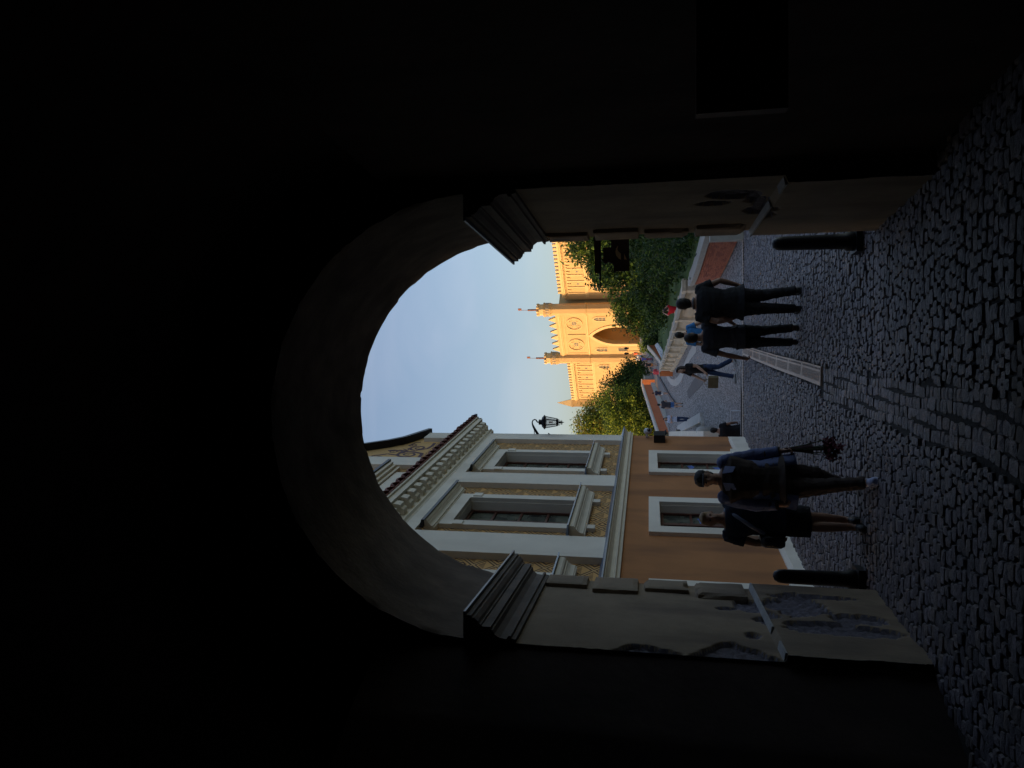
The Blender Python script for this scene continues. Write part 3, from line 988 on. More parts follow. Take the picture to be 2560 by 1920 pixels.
# wall lantern on the white corner of the house (own thing)
def hw(s, n, z):      # house-local to world
    return Vector((-1.41 - .1609 * s + .987 * n, 19.7 - .987 * s - .1609 * n, z))
lp = hw(.46, .13, 2.55)
lan = empty('wall_lantern', lp, 0, 'ornate black iron wall lantern on a scrolled bracket at the white corner pilaster', 'lantern')
k = 1.0
def LP(U, V): q = at(U, V, lp.y); return q - lp
mb = MB()
arm = [LP(1920 - (1010 + y * .0633), 1290 + x * .0633) for x, y in ((1330, 1230), (1290, 1300), (1180, 1335), (1050, 1330), (960, 1290), (880, 1220), (810, 1110), (745, 1000), (690, 900), (650, 800), (640, 720), (665, 650), (730, 610), (790, 630), (830, 700))]
mb.tube(arm, [.018, .03, .045, .05, .04, .038, .035, .033, .03, .02, .017, .016, .016, .018, .02], 8)
for (c0, c1) in (((700, 960), (725, 1060)), ((725, 1060), (722, 1180)), ((722, 1180), (700, 1280)), ((700, 1280), (620, 1380)), ((620, 1380), (490, 1385)), ((490, 1385), (410, 1300)), ((410, 1300), (420, 1240)), ((420, 1240), (480, 1220)), ((480, 1220), (505, 1265))):
    mb.tube([LP(1920 - (1010 + c0[1] * .0633), 1290 + c0[0] * .0633), LP(1920 - (1010 + c1[1] * .0633), 1290 + c1[0] * .0633)], .011, 6)
mb.tube([LP(1920 - (1010 + 1150 * .0633), 1290 + 1270 * .0633), LP(1920 - (1010 + 1200 * .0633), 1290 + 1330 * .0633)], .015, 6)
mb.build('bracket', M['iron'], lan, smooth=True)
mb = MB()
b0, b1 = LP(1920 - (1010 + 1405 * .0633), 1290 + 880 * .0633), LP(1920 - (1010 + 1405 * .0633), 1290 + 1410 * .0633)
mb.box(b0.x - .03, b0.x + .02, -.06, .06, b1.z, b0.z)
mb.build('wall_plate', M['iron'], lan)
lc = LP(1920 - (1010 + 715 * .0633), 1290 + 900 * .0633)
mb = MB()
u = .0633 * .0110
def zz(px): return lc.z - (px - 900) * u
mb.tube([(lc.x, 0, zz(830)), (lc.x, 0, zz(905))], .018, 8)
mb.loft([(lc.x, 0, zz(905), .075, .075), (lc.x, 0, zz(960), .07, .07), (lc.x, 0, zz(1010), .07, .07), (lc.x, 0, zz(1030), .13, .13), (lc.x, 0, zz(1075), .16, .16), (lc.x, 0, zz(1120), .20, .20), (lc.x, 0, zz(1160), .18, .18), (lc.x, 0, zz(1180), .155, .155)], 6)
mb.build('lantern_roof', M['iron'], lan)
mb = MB()
for k in range(6):
    a = PI / 3 * k
    mb.tube([(lc.x + .155 * math.cos(a), .155 * math.sin(a), zz(1178)), (lc.x + .10 * math.cos(a), .10 * math.sin(a), zz(1600))], .011, 5)
mb.loft([(lc.x, 0, zz(1660), .10, .10), (lc.x, 0, zz(1600), .11, .11)], 6)
mb.tube([(lc.x, 0, zz(1660)), (lc.x, 0, zz(1730)), (lc.x, 0, zz(1800)), (lc.x, 0, zz(1900))], [.012, .03, .02, .006], 8)
for k in range(6):
    a = PI / 3 * k + .3
    for (r_, p_) in ((.07, 1700), (.045, 1800)):
        mb.tube([(lc.x + r_ * math.cos(a) + .018 * math.cos(t), r_ * math.sin(a), zz(p_) + .022 * math.sin(t)) for t in (0, 1, 2, 3, 4, 5)], .005, 4)
mb.build('lantern_cage', M['iron'], lan)
gm = bpy.data.materials.new('lantern_glass'); gm.use_nodes = True
nn = gm.node_tree.nodes; ll = gm.node_tree.links
gb = nn['Principled BSDF']; gb.inputs['Base Color'].default_value = (.85, .83, .80, 1); gb.inputs['Roughness'].default_value = .25
tr = nn.new('ShaderNodeBsdfTransparent'); mx = nn.new('ShaderNodeMixShader'); mx.inputs[0].default_value = .35
ll.new(tr.outputs[0], mx.inputs[1]); ll.new(gb.outputs[0], mx.inputs[2]); ll.new(mx.outputs[0], nn['Material Output'].inputs[0])
mb = MB()
mb.loft([(lc.x, 0, zz(1595), .098, .098), (lc.x, 0, zz(1182), .148, .148)], 6, cap=False)
mb.build('lantern_glass', gm, lan)
mb = MB(); mb.tube([(lc.x, 0, zz(1300)), (lc.x, 0, zz(1450))], .022, 8); mb.build('bulb', M['terra'], lan)

# security camera and loudspeaker on the ochre wall near the corner
p = hw(.35, .0, -.12)
cam_o = empty('security_camera', hw(.26, .0, .02), 0, 'small white dome camera mounted on the ochre wall above the black speaker', 'camera')
M['wplastic'] = mat('white_plastic', (.62, .64, .68), .35, .05, 3, 0)
mb = MB(); mb.loft([(.18, 0, -.10, .02, .02), (.18, 0, -.08, .07, .07), (.18, 0, 0, .09, .09), (.18, 0, .07, .085, .085), (.18, 0, .11, .03, .03)], 14); mb.tube([(.0, 0, .02), (.15, 0, .03)], .035, 8)
mb.build('camera_body', M['wplastic'], cam_o, smooth=True)
mb = MB(); mb.ball((.215, -.05, -.02), .055, 12, 8); mb.build('lens', M['glassd'], cam_o, smooth=True)
spk = hb(.28, .80, .005, .20, -.42, -.13)
so = spk.build('loudspeaker', M['iron'], None, loc=CB, rot=(0, 0, th))
tag(so, 'square black loudspeaker box fixed to the ochre wall under the white camera', 'loudspeaker')
mb = MB(HM)
for q in range(9): mb.box(.30, .78, .20, .208, -.40 + q * .03, -.385 + q * .03)
mb.build('speaker_grille', M['slot'], so)

# white kerb-like foot of the house toward the street: pavement slab edge
mb = MB()
pv = [hw(-.25, .13, 0), hw(-.25, .60, 0), hw(6, .50, 0), hw(11.6, .30, 0), hw(11.6, .13, 0)]
vs = [(v.x, v.y, ground(v.x, v.y) + .012) for v in pv] + [(v.x, v.y, ground(v.x, v.y) - .1) for v in pv]
mb.add(vs, [tuple(range(5))[::-1], tuple(range(5, 10))] + [(i, (i + 1) % 5, (i + 1) % 5 + 5, i + 5) for i in range(5)])

# ================================================================== drains
gr = empty('drain_grating', (grx(12), 12, ground(grx(12), 12)), 0, 'long pale metal drain grating with slanted slots curving across the cobbles', 'drain')
for i in range(len(grate_pts) - 1):
    (ya, xa), (yb, xb) = grate_pts[i], grate_pts[i + 1]
    ya += .006; yb -= .006
    L = math.hypot(xb - xa, yb - ya)
    zc = ground((xa + xb) / 2, (ya + yb) / 2)
    slope = math.atan2(ground(xb, yb) - ground(xa, ya), L)
    hwid = .125
    mb = MB(); mb.box(-hwid, hwid, 0, L, -.03, .010)
    pnl = mb.build('grating_panel', M['grate'], gr, loc=Vector((xa, ya, ground(xa, ya))) - gr.location, rot=(slope, 0, -math.atan2(xb - xa, yb - ya)))
    mb = MB()
    n = int(L / .042)
    for q in range(n):
        y0 = .03 + q * .042
        if y0 + .09 > L: break
        mb.add([(-.075, y0 + .049, .012), (-.075, y0 + .037, .012), (.055, y0, .012), (.055, y0 + .012, .012)], [(0, 1, 2, 3)])
        if q % 2 == 0:
            mb.add([(.082, y0, .012), (.108, y0, .012), (.108, y0 + .045, .012), (.082, y0 + .045, .012)], [(0, 1, 2, 3)])
    mb.build('slots', M['slot'], pnl)
xd = empty('cross_drain', (1.3, 19.52, ground(1.3, 19.52)), 0, 'narrow slotted drain channel running straight across the street beyond the arch', 'drain')
mb = MB()
za = ground(1.3, 19.52)
n = 40
for i in range(n):
    x0, x1 = -1.5 + 6.2 * i / n, -1.5 + 6.2 * (i + 1) / n
    for (ya, yb, z) in ((19.44, 19.50, .006), (19.55, 19.61, .006)):
        mb.add([(x0 - 1.3, ya - 19.52, ground(x0, ya) - za + z), (x1 - 1.3, ya - 19.52, ground(x1, ya) - za + z), (x1 - 1.3, yb - 19.52, ground(x1, yb) - za + z), (x0 - 1.3, yb - 19.52, ground(x0, yb) - za + z)], [(0, 1, 2, 3)])
mb.build('channel_edge', M['grate'], xd)
mb = MB()
for i in range(n):
    x0, x1 = -1.5 + 6.2 * i / n, -1.5 + 6.2 * (i + 1) / n
    mb.add([(x0 - 1.3, -.02, ground(x0, 19.5) - za - .01), (x1 - 1.3, -.02, ground(x1, 19.5) - za - .01), (x1 - 1.3, .03, ground(x1, 19.5) - za - .01), (x0 - 1.3, .03, ground(x0, 19.5) - za - .01)], [(0, 1, 2, 3)])
mb.build('channel_slot', M['slot'], xd)
mb = MB()
x = -1.5
while x < 4.7:
    z = ground(x, 19.5) - za
    mb.box(x - 1.3, x - 1.3 + .035, -.02, .03, z - .008, z + .006)
    x += .075
mb.build('channel_bars', M['grate'], xd)['kind'] = 'stuff'

# ================================================================== beyond the cross drain
def wallstrip(name, pts, th_, mats, parent=None, closed=False):
    """wall along a polyline: pts = (x, y, z0, z1)"""
    mb = MB()
    for (a, b) in zip(pts, pts[1:]):
        dx, dy = b[0] - a[0], b[1] - a[1]
        L = math.hypot(dx, dy); nx, ny = -dy / L * th_ / 2, dx / L * th_ / 2
        vs = []
        for p in (a, b):
            vs += [(p[0] - nx, p[1] - ny, p[2]), (p[0] + nx, p[1] + ny, p[2]), (p[0] + nx, p[1] + ny, p[3]), (p[0] - nx, p[1] - ny, p[3])]
        mb.add(vs, [(0, 4, 7, 3), (1, 2, 6, 5), (3, 7, 6, 2), (0, 1, 5, 4), (0, 3, 2, 1), (4, 5, 6, 7)])
    o = mb.build(name, mats, parent)
    fix_normals(o)
    return o

# brick retaining wall with stone coping, real bricks on its street face
BW = [(4.06, 19.75), (3.95, 21.5), (3.80, 23.5), (3.72, 25.3), (3.74, 27), (3.86, 28.2)]
bw = empty('brick_parapet', (3.9, 24, ground(3.9, 24)), 0, 'red brick retaining parapet with grey stone coping on the right of the street', 'wall')
o = wallstrip('wall_core', [(x - bw.location.x + .16, y - bw.location.y, -.3, .80) for x, y in BW], .28, M['coping'], bw)
o = wallstrip('coping', [(x - bw.location.x + .16, y - bw.location.y, .805, .97) for x, y in BW], .50, M['coping'], bw)
mb = MB(); mb.box(3.80 - 3.9, 4.50 - 3.9, 19.45 - 24, 19.73 - 24, -.2, .86); mb.build('end_block', M['coping'], bw)
mb = MB(); mb.box(-.5, .5, -.5, .5, -.5, .5)
bp_ = [mb.build('brick', M[m_], link=False) for m_ in ('brick', 'brick', 'brick2')]
seglen = [math.hypot(b[0] - a[0], b[1] - a[1]) for a, b in zip(BW, BW[1:])]
tot = sum(seglen)
rest = MB()
nb = 0
for row in range(11):
    s_ = (row % 2) * .13
    while s_ + .25 < tot:
        t = s_ + .125
        i = 0
        while t > seglen[i]: t -= seglen[i]; i += 1
        a, b = BW[i], BW[i + 1]
        u = t / seglen[i]
        x, yv = a[0] + (b[0] - a[0]) * u, a[1] + (b[1] - a[1]) * u
        ang = math.atan2(b[1] - a[1], b[0] - a[0])
        z = .03 + row * .074 + .033
        if nb < 300 and yv < 26.2:
            inst(random.choice(bp_), bw, (x - bw.location.x, yv - bw.location.y, z), (0, 0, ang), (.25, .06 + random.uniform(0, .006), .062)); nb += 1
        else:
            rest.M = TM(Vector((x - bw.location.x, yv - bw.location.y, z))) @ Matrix.Rotation(ang, 4, 'Z')
            rest.box(-.125, .125, -.03, .03, -.031, .031)
        s_ += .262
rest.M = None
o = rest.build('brick_courses', M['brick'], bw); o['kind'] = 'stuff'

# stone balustrade curving away
BL = [(3.86, 28.6), (3.55, 32), (3.13, 36), (2.62, 42), (2.1, 48), (1.65, 54), (1.22, 60.5)]
ba = empty('stone_balustrade', (2.6, 42, ground(2.6, 42)), 0, 'long pale stone balustrade with bulging balusters curving up the right side of the street', 'balustrade')
bo = ba.location
def bz(x, y): return ground(max(x, .8), y) - bo.z
wallstrip('base_course', [(x - bo.x, y - bo.y, bz(x, y) - .3, bz(x, y) + .22) for x, y in BL], .42, M['balu'], ba)
wallstrip('hand_rail', [(x - bo.x, y - bo.y, bz(x, y) + .98, bz(x, y) + 1.12) for x, y in BL], .40, M['coping'], ba)
mb = MB(); mb.loft([(0, 0, 0, .085, .085), (0, 0, .05, .085, .085), (0, 0, .06, .055, .055), (0, 0, .14, .07, .07), (0, 0, .26, .105, .105), (0, 0, .38, .085, .085), (0, 0, .55, .045, .045), (0, 0, .66, .05, .05), (0, 0, .69, .08, .08), (0, 0, .76, .08, .08)], 10)
bal = mb.build('baluster', M['balu'], link=False, smooth=True)
mb = MB(); mb.box(-.22, .22, -.22, .22, 0, .79); mb.box(-.25, .25, -.25, .25, .79, .95); mb.box(-.25, .25, -.25, .25, -.25, .02); pier = mb.build('pier', M['balu'], link=False)
mb = MB(); mb.ball((0, 0, 0), .14, 12, 8); kn = mb.build('ball_finial', M['iron'], link=False, smooth=True)
dacc = 0; idx = 0
for (a, b) in zip(BL, BL[1:]):
    L = math.hypot(b[0] - a[0], b[1] - a[1]); ang = math.atan2(b[1] - a[1], b[0] - a[0])
    t = 0
    n = int(L / .27)
    for q in range(n):
        u = (q + .5) / n
        x, yv = a[0] + (b[0] - a[0]) * u, a[1] + (b[1] - a[1]) * u
        if idx % 11 == 0:
            inst(pier, ba, (x - bo.x, yv - bo.y, bz(x, yv) + .2), (0, 0, ang))
        elif idx % 11 not in (1, 10) or True:
            inst(bal, ba, (x - bo.x, yv - bo.y, bz(x, yv) + .22), (0, 0, ang))
        idx += 1
# orange end panel of the balustrade
e0 = BL[-1]
mb = MB(); mb.box(-.42, .02, -.2, .25, -.3, 1.06); ep = mb.build('parapet_end_block', M['terra2'], None, loc=(e0[0] - .15, e0[1] + .3, ground(1, e0[1])))
tag(ep, 'short bright orange rendered block at the far end of the stone balustrade', 'wall')
mb = MB(); mb.box(-.46, .06, -.24, .29, 1.062, 1.12); mb.build('coping', M['strip2'], ep)

# lawn bank behind the walls
def lawnz(x, y):
    xb = lerp([(19, 4.3), (28.5, 4.1), (36, 3.35), (48, 2.3), (60.5, 1.45), (90, 3.0)], y)
    h = lerp([(19, -1.55), (28, -1.5), (40, -1.40), (52, -1.3), (60, -1.25), (70, -.85), (85, .05), (100, .5), (120, 1.1), (150, 2)], y)
    return h + .05 * max(0, x - xb) + .12 * noise.noise(Vector((x * .4, y * .3, 0)))
mb = MB()
ys = frange(19.75, 120, 60)
vs = []
for yv in ys:
    xb = lerp([(19, 4.2), (28.5, 4.05), (36, 3.3), (48, 2.25), (60.5, 1.4), (66, 2.0), (90, 4.0), (120, 8)], yv)
    for q in (0, .02, .6, 1.5, 3, 6, 10, 20, 40):
        vs.append((xb + q, yv, lawnz(xb + q, yv) if q > 0 else ground(xb, yv) - .2))
fs = [(j * 9 + i, j * 9 + i + 1, j * 9 + i + 10, j * 9 + i + 9) for j in range(len(ys) - 1) for i in range(8)]
mb.add(vs, fs)
mb.build('lawn', M['grass'], smooth=True)['kind'] = 'structure'

# terracotta parapet and information board on the right, farther up
tw = [at(1053, 1618, 66), at(1035, 1634, 65), at(1015, 1649, 64), at(1000, 1660, 63)]
to = empty('terracotta_garden_wall', (tw[1].x, tw[1].y, -1.6), 0, 'curved orange rendered garden wall with pale coping sloping down beside the lawn', 'wall')
wallstrip('wall_face', [(v.x - to.location.x, v.y - to.location.y, -.5, v.z - .10 + 1.6) for v in tw], .35, M['terra'], to)
wallstrip('coping', [(v.x - to.location.x, v.y - to.location.y, v.z - .10 + 1.6, v.z + .0 + 1.6) for v in tw], .42, M['strip2'], to)
b0 = at(1052, 1641, 62.5)
M['board'] = mat('board_print', (.28, .34, .38), .4, .7, 7, 0)
ib = empty('information_board', (at(1040, 1655, 62.3).x, 62.3, lawnz(3, 62)), 0, 'slanted grey information board lying along the lawn below the orange garden wall', 'board')
pa, pb, pc, pd = at(1063, 1643, 61.6), at(1057, 1636.5, 62.8), at(1018.5, 1656.5, 61.8), at(1036, 1662, 60.8)
L0 = ib.location
mb = MB(); q4 = [v - L0 for v in (pa, pb, pc, pd)]
mb.add([tuple(v) for v in q4] + [tuple(v - Vector((0, .03, .06))) for v in q4], [(0, 1, 2, 3), (7, 6, 5, 4), (0, 4, 5, 1), (1, 5, 6, 2), (2, 6, 7, 3), (3, 7, 4, 0)])
fix_normals(mb.build('board_panel', M['board'], ib))
mb = MB()
for v in (q4[0], q4[3]): mb.tube([v + Vector((0, .1, -.05)), (v.x, v.y + .1, -.8)], .03, 6)
mb.build('board_leg', M['iron'], ib)

# left terracotta parapet with coping, pier and the wall going on uphill
def seg_pts(lst): return [Vector((at(U, V0, Y).x, Y, at(U, V0, Y).z)) for U, V0, Y in lst]
lw = seg_pts([(815, 1650, 66), (841, 1642, 69), (880, 1629, 74), (920, 1616, 80), (955, 1605, 86)])
lo = empty('terracotta_street_parapet', (lw[1].x, lw[1].y, -1.75), 0, 'long straight orange rendered parapet with pale coping along the left pavement', 'wall')
wallstrip('wall_face', [(v.x - lo.location.x, v.y, ground(v.x, v.y) - .3 + 1.75, v.z - .14 + 1.75) for v in [Vector((w_.x, w_.y - lo.location.y, w_.z)) for w_ in lw]] if False else [(v.x - lo.location.x, v.y - lo.location.y, v.z - 1.25 + 1.75, v.z - .14 + 1.75) for v in lw], .35, M['terra'], lo)
wallstrip('coping', [(v.x - lo.location.x, v.y - lo.location.y, v.z - .14 + 1.75, v.z + .02 + 1.75) for v in lw], .62, M['strip2'], lo)
wallstrip('base_kerb', [(v.x + .30 - lo.location.x, v.y - lo.location.y, v.z - 1.5 + 1.75, v.z - 1.02 + 1.75) for v in lw], .25, M['strip2'], lo)
v = at(963, 1603, 87)
mb = MB(); mb.box(-.38, .38, -.38, .38, -1.6, -.12)
pr_ = mb.build('parapet_pier', M['terra2'], None, loc=(v.x, v.y, v.z)); tag(pr_, 'square orange rendered pier with pale cap at the top of the left parapet', 'pier')
mb = MB(); mb.box(-.46, .46, -.46, .46, -.118, .02); mb.build('cap', M['strip2'], pr_)
uw = seg_pts([(972, 1611, 90), (990, 1602, 99), (1008, 1594, 112)])
uo = empty('upper_parapet', (uw[0].x, uw[0].y, -.5), 0, 'pale low parapet continuing uphill toward the castle beyond the orange pier', 'wall')
wallstrip('wall_face', [(v.x - uo.location.x, v.y - uo.location.y, v.z - 1.2 + .5, v.z - .1 + .5) for v in uw], .35, M['paver'], uo)
wallstrip('coping', [(v.x - uo.location.x, v.y - uo.location.y, v.z - .1 + .5, v.z + .02 + .5) for v in uw], .5, M['balu'], uo)

# pavement strips in the street, laid on the ground
def strip_on_ground(name, pts, w, m, h=.012, kind='structure'):
    mb = MB()
    P = [hit(U, V) for U, V in pts]
    vs = []
    for i, p_ in enumerate(P):
        a, b = P[max(i - 1, 0)], P[min(i + 1, len(P) - 1)]
        d = Vector((b.x - a.x, b.y - a.y, 0)).normalized()
        n_ = Vector((-d.y, d.x, 0)) * w / 2
        for q in (p_ - n_, p_ + n_):
            vs.append((q.x, q.y, ground(q.x, q.y) + h))
            vs.append((q.x, q.y, ground(q.x, q.y) - .08))
    fs = []
    for i in range(len(P) - 1):
        k = 4 * i
        fs += [(k, k + 4, k + 6, k + 2), (k, k + 1, k + 5, k + 4), (k + 2, k + 6, k + 7, k + 3)]
    fs += [(0, 2, 3, 1), (4 * len(P) - 4, 4 * len(P) - 3, 4 * len(P) - 1, 4 * len(P) - 2)]
    mb.add(vs, fs)
    o = mb.build(name, m); fix_normals(o); o['kind'] = kind
    return o
z7 = lambda x, y: (1100 - y * .1085, 1540 + x * .1085)
def dens(pts, n=5):
    out = []
    for a, b in zip(pts, pts[1:]):
        out += [(a[0] + (b[0] - a[0]) * q / n, a[1] + (b[1] - a[1]) * q / n) for q in range(n)]
    return out + [pts[-1]]
strip_on_ground('paving_band', dens([z7(*p_) for p_ in ((1165, 1060), (1200, 1150), (1270, 1240), (1360, 1268), (1440, 1205), (1500, 1110), (1560, 960), (1700, 640), (1850, 420))]), .55, M['strip2'])
strip_on_ground('paving_strip', dens([z7(1665, 1545), z7(1850, 1290), z7(2030, 1050)]), .50, M['strip'], .014)
strip_on_ground('street_kerb', dens([z7(930, 990), z7(1100, 1300), z7(1300, 1650), (905, 1694)]), .28, M['strip'], .12)
strip_on_ground('pavement_edge', dens([z7(790, 1080), z7(900, 1400), z7(1010, 1620)]), .3, M['strip2'], .02)
z8 = lambda x, y: (920 - y * .12658, 1600 + x * .12658)
strip_on_ground('pale_kerb', dens([z8(780, 580), z8(1000, 470), z8(1245, 345)], 8), .55, M['strip2'], .16)
strip_on_ground('pale_kerb', dens([z8(1250, 350), z8(1270, 470), z8(1262, 600)], 4), .18, M['strip2'], .15)
# the short flight of steps left beyond the drain
st = empty('street_steps', (-.5, 20.8, ground(-1.2, 21)), 0, 'shallow cobbled steps dropping to the left just past the cross drain', 'steps')
mb = MB()
for k in range(4):
    y0 = 20.1 + k * 1.1
    mb.box(-1.4 - .35 * k + .5, .9 + .5 - .2 * k, y0 - 20.8, y0 + .14 - 20.8, -.5, (ground(-.6, y0) - st.location.z) + .045)
mb.build('step_edge', M['strip'], st)
v0, v1 = at(893, 1829, 21.6), at(868, 1829, 22.2)
hr = empty('handrail', ((v0.x + v1.x) / 2, 21.9, ground(-.9, 21.9)), 0, 'short white handrail bar behind the man in black by the house corner', 'handrail')
mb = MB(); mb.tube([v0 - hr.location, v1 - hr.location], .022, 8); mb.build('rail', M['wplastic'], hr, smooth=True)
mb = MB(); mb.tube([v1 - hr.location, (v1.x - hr.location.x, v1.y - hr.location.y, -.25)], .02, 8); mb.tube([v0 - hr.location, (v0.x - hr.location.x, v0.y - hr.location.y, -.25)], .02, 8); mb.build('rail_post', M['wplastic'], hr, smooth=True)

# odds and ends seen just past the house corner
def P8(x, y, Y): return at(*z8(x, y), Y)
a, b = P8(1170, 700, 30), P8(1690, 700, 23.5)
q = wallstrip('brick_side_wall', [(a.x - .25, a.y, -4, a.z + .05), (b.x - .35, b.y, -4, P8(1180, 700, 23.5).z - .35)], .3, M['brick'])
tag(q, 'low red brick wall running off beyond the ochre house corner', 'wall')
cwp = [P8(1310, 640, 31), P8(930, 632, 37), P8(600, 640, 44)]
cw = wallstrip('cream_side_wall', [(v.x - .15, v.y, ground(v.x, v.y) - .4, v.z + .12) for v in cwp], .4, M['cream'])
tag(cw, 'low curving cream wall past the house corner below the leaning man', 'wall')
v = P8(745, 665, 42)
mb = MB(); mb.box(-.55, .22, -.5, .5, -.14, .08)
q = mb.build('planter_box', M['strip'], None, loc=v); tag(q, 'dark square box standing on the cream wall by the house corner', 'box')
v = P8(1200, 610, 33)
mb = MB(); mb.loft([(0, 0, -.5, .2, .2), (0, 0, 0, .2, .2), (0, 0, .12, .17, .17), (0, 0, .2, .08, .08)], 14)
q = mb.build('stone_post', M['strip2'], None, smooth=True, loc=v); tag(q, 'small round topped pale stone post near the triangular kerb', 'post')

# sign hanging outside the right corner of the arch
sg = empty('hanging_sign', at(1330, 1500, 8.1), 0, 'dark wrought iron tavern sign on a spear tipped bar outside the right arch corner', 'sign')
so_ = sg.location
z1 = lambda x, y: (1920 - (590 + y * .07233), 1440 + x * .07233)
def SP(x, y, d=0): v = at(*z1(x, y), 8.1) - so_; return Vector((v.x, d, v.z))
def plate(name, pts, th_, m, d=0, parent=sg):
    mb = MB(); mb.prism([(SP(*p_).x, SP(*p_).z) for p_ in pts], d - th_ / 2, d + th_ / 2)
    o = mb.build(name, m, parent); fix_normals(o); return o
mb = MB(); mb.tube([SP(820, -300), SP(825, 300), SP(835, 1320), SP(835, 1400), SP(835, 1480), SP(832, 1540), SP(838, 1900)], [.012, .012, .012, .009, .016, .009, .003], 8)
mb.build('sign_bar', M['iron'], sg, smooth=True)
M['sgn'] = mat('sign_wood', (.055, .028, .022), .7, .3, 12, .3, 40)
plate('top_board', [(615, -200), (790, -200), (800, 1270), (655, 1300)], .02, M['sgn'])
plate('upper_plate', [(940, 400), (1220, 400), (1250, 960), (1120, 900), (1040, 970), (950, 930)], .02, M['sgn'])
plate('main_plate', [(1220, 60), (1830, 60), (1840, 1205), (1400, 1225), (1310, 1275), (1300, 1010), (1230, 900), (1215, 380)], .03, M['sgn'])
M['sgt'] = mat('sign_cutout_tan', (.62, .42, .22), .7, .1, 12, 0)  # tan colour stands for the light seen through the sign's cutouts
plate('tan_crescent', [(1460, 340), (1430, 470), (1480, 560), (1550, 620), (1560, 830), (1470, 780), (1390, 680), (1365, 560), (1390, 440)], .006, M['sgt'], -.02)
plate('tan_wedge', [(1665, 620), (1755, 820), (1665, 820)], .006, M['sgt'], -.02)
mb = MB()
mb.tube([SP(1190 + 70 * math.cos(t * PI / 8), 1165 + 70 * math.sin(t * PI / 8)) for t in range(17)], .005, 6)
mb.tube([SP(840, 1180), SP(1120, 1180)], .004, 5)
mb.tube([SP(840, 500), SP(940, 500)], .004, 5); mb.tube([SP(840, 860), SP(940, 860)], .004, 5)
mb.tube([SP(1180 - 100 * math.cos(t * PI / 8), 180 + 100 * math.sin(t * PI / 8)) for t in range(9)], .005, 6)
mb.build('sign_scroll', M['iron'], sg, smooth=True)

# thin cable with a loop lying across the cobbles on the right
cbp = []
zc2 = lambda x, y: (1920 - (660 + y * .1808), 1660 + x * .1808)
for x, y in ((1000, 160), (1090, 160), (1140, 150), (1180, 175), (1185, 205), (1150, 215), (1125, 200), (1130, 240), (1240, 235)):
    U, V = zc2(x, y)
    p_ = hit(U, V, 9, 22); cbp.append(Vector((p_.x, p_.y, p_.z + .025)))
mb = MB(); mb.tube(cbp, .008, 5); q = mb.build('loose_cable', M['iron'], None, smooth=True); tag(q, 'thin black loose cable curling on the cobbles at the right edge of the drain', 'cable')

# ================================================================== CASTLE
CO = Vector((10.824, 150, 1.5))
ch = math.atan2(.757, -.653)
cas = empty('castle', CO, ch, 'golden sunlit castle with crenellated wings and a twin turreted pointed arch gate tower', 'castle')
CM = Matrix.Translation((0, 0, -1.5)) @ Matrix.Diagonal((-1, 1, 1, 1))
def cbx(mb, s0, s1, n0, n1, z0, z1): mb.box(s0, s1, n0, n1, z0, z1)
def cb(name, m, *boxes, parent=cas):
    mb = MB(CM)
    for b_ in boxes: mb.box(*b_)
    o = mb.build(name, m, parent); fix_normals(o); return o
WN = -2.5
cb('right_wing', M['castle'], (7.2, 42, WN - 12, WN, -3, 17.05))
cb('left_wing', M['castle'], (-26.2, -8.2, WN - 12, WN, -3, 17.05))
for (a, b) in ((7.9, 42), (-26.0, -9.0)):
    cb('string_course', M['castle2'], (a, b, WN, WN + .18, 12.35, 12.62), (a, b, WN, WN + .10, 12.0, 12.35))
    cb('wing_cornice', M['castle2'], (a, b, WN - .4, WN + .35, 17.05, 17.22), (a, b, WN - .4, WN + .22, 17.22, 17.5), (a, b, WN, WN + .25, 16.75, 17.04))
    n = int((b - a) / .35)
    q = cb('dentils', M['castle2'], *[(a + k * .35, a + k * .35 + .17, WN, WN + .16, 16.45, 16.7) for k in range(n)]); q['kind'] = 'stuff'
mer = MB(CM); mer.box(-.27, .27, -.4, 0, 0, .72)
mer_o = mer.build('merlon', M['castle2'], link=False); fix_normals(mer_o)
for v in mer_o.data.vertices: v.co.z += 1.5
s_ = 9.3
cnt = 0
while s_ < 40:
    inst(mer_o, cas, (-s_, WN + .18, 17.5 - 1.5)); s_ += .93
s_ = -9.9
while s_ > -25.6:
    inst(mer_o, cas, (-s_, WN + .18, 17.5 - 1.5)); s_ -= .93
# lombard strips and little corbels
mb = MB(CM); mb.box(-.13, .13, 0, .16, 0, 3.3); mb.box(-.30, .30, 0, .16, 3.3, 3.55)
stp = mb.build('lombard_strip', M['castle2'], link=False); fix_normals(stp)
for v in stp.data.vertices: v.co.z += 1.5
mb = MB(CM); mb.box(-.12, .12, 0, .2, 0, .55); mb.box(-.2, .2, 0, .2, .55, .7)
cor = mb.build('corbel', M['castle2'], link=False); fix_normals(cor)
for v in cor.data.vertices: v.co.z += 1.5
k = 0
for rng in ([9.0 + 1.6 * i for i in range(20)], [-10.0 - 1.6 * i for i in range(10)]):
    for s_ in rng:
        inst(stp, cas, (-s_, WN, 12.62 - 1.5)); inst(cor, cas, (-(s_ + .8 * (1 if s_ > 0 else -1)), WN, 15.45 - 1.5))
        if k % 2 == 1:
            mb = MB(CM); mb.prism([(s_ + .8 + .2 * math.cos(t * PI / 5), 14.0 + .26 * math.sin(t * PI / 5)) for t in range(10)], WN - .01, WN + .03)
            o = mb.build('roundel_vent', M['glassd'], cas); fix_normals(o)
        k += 1
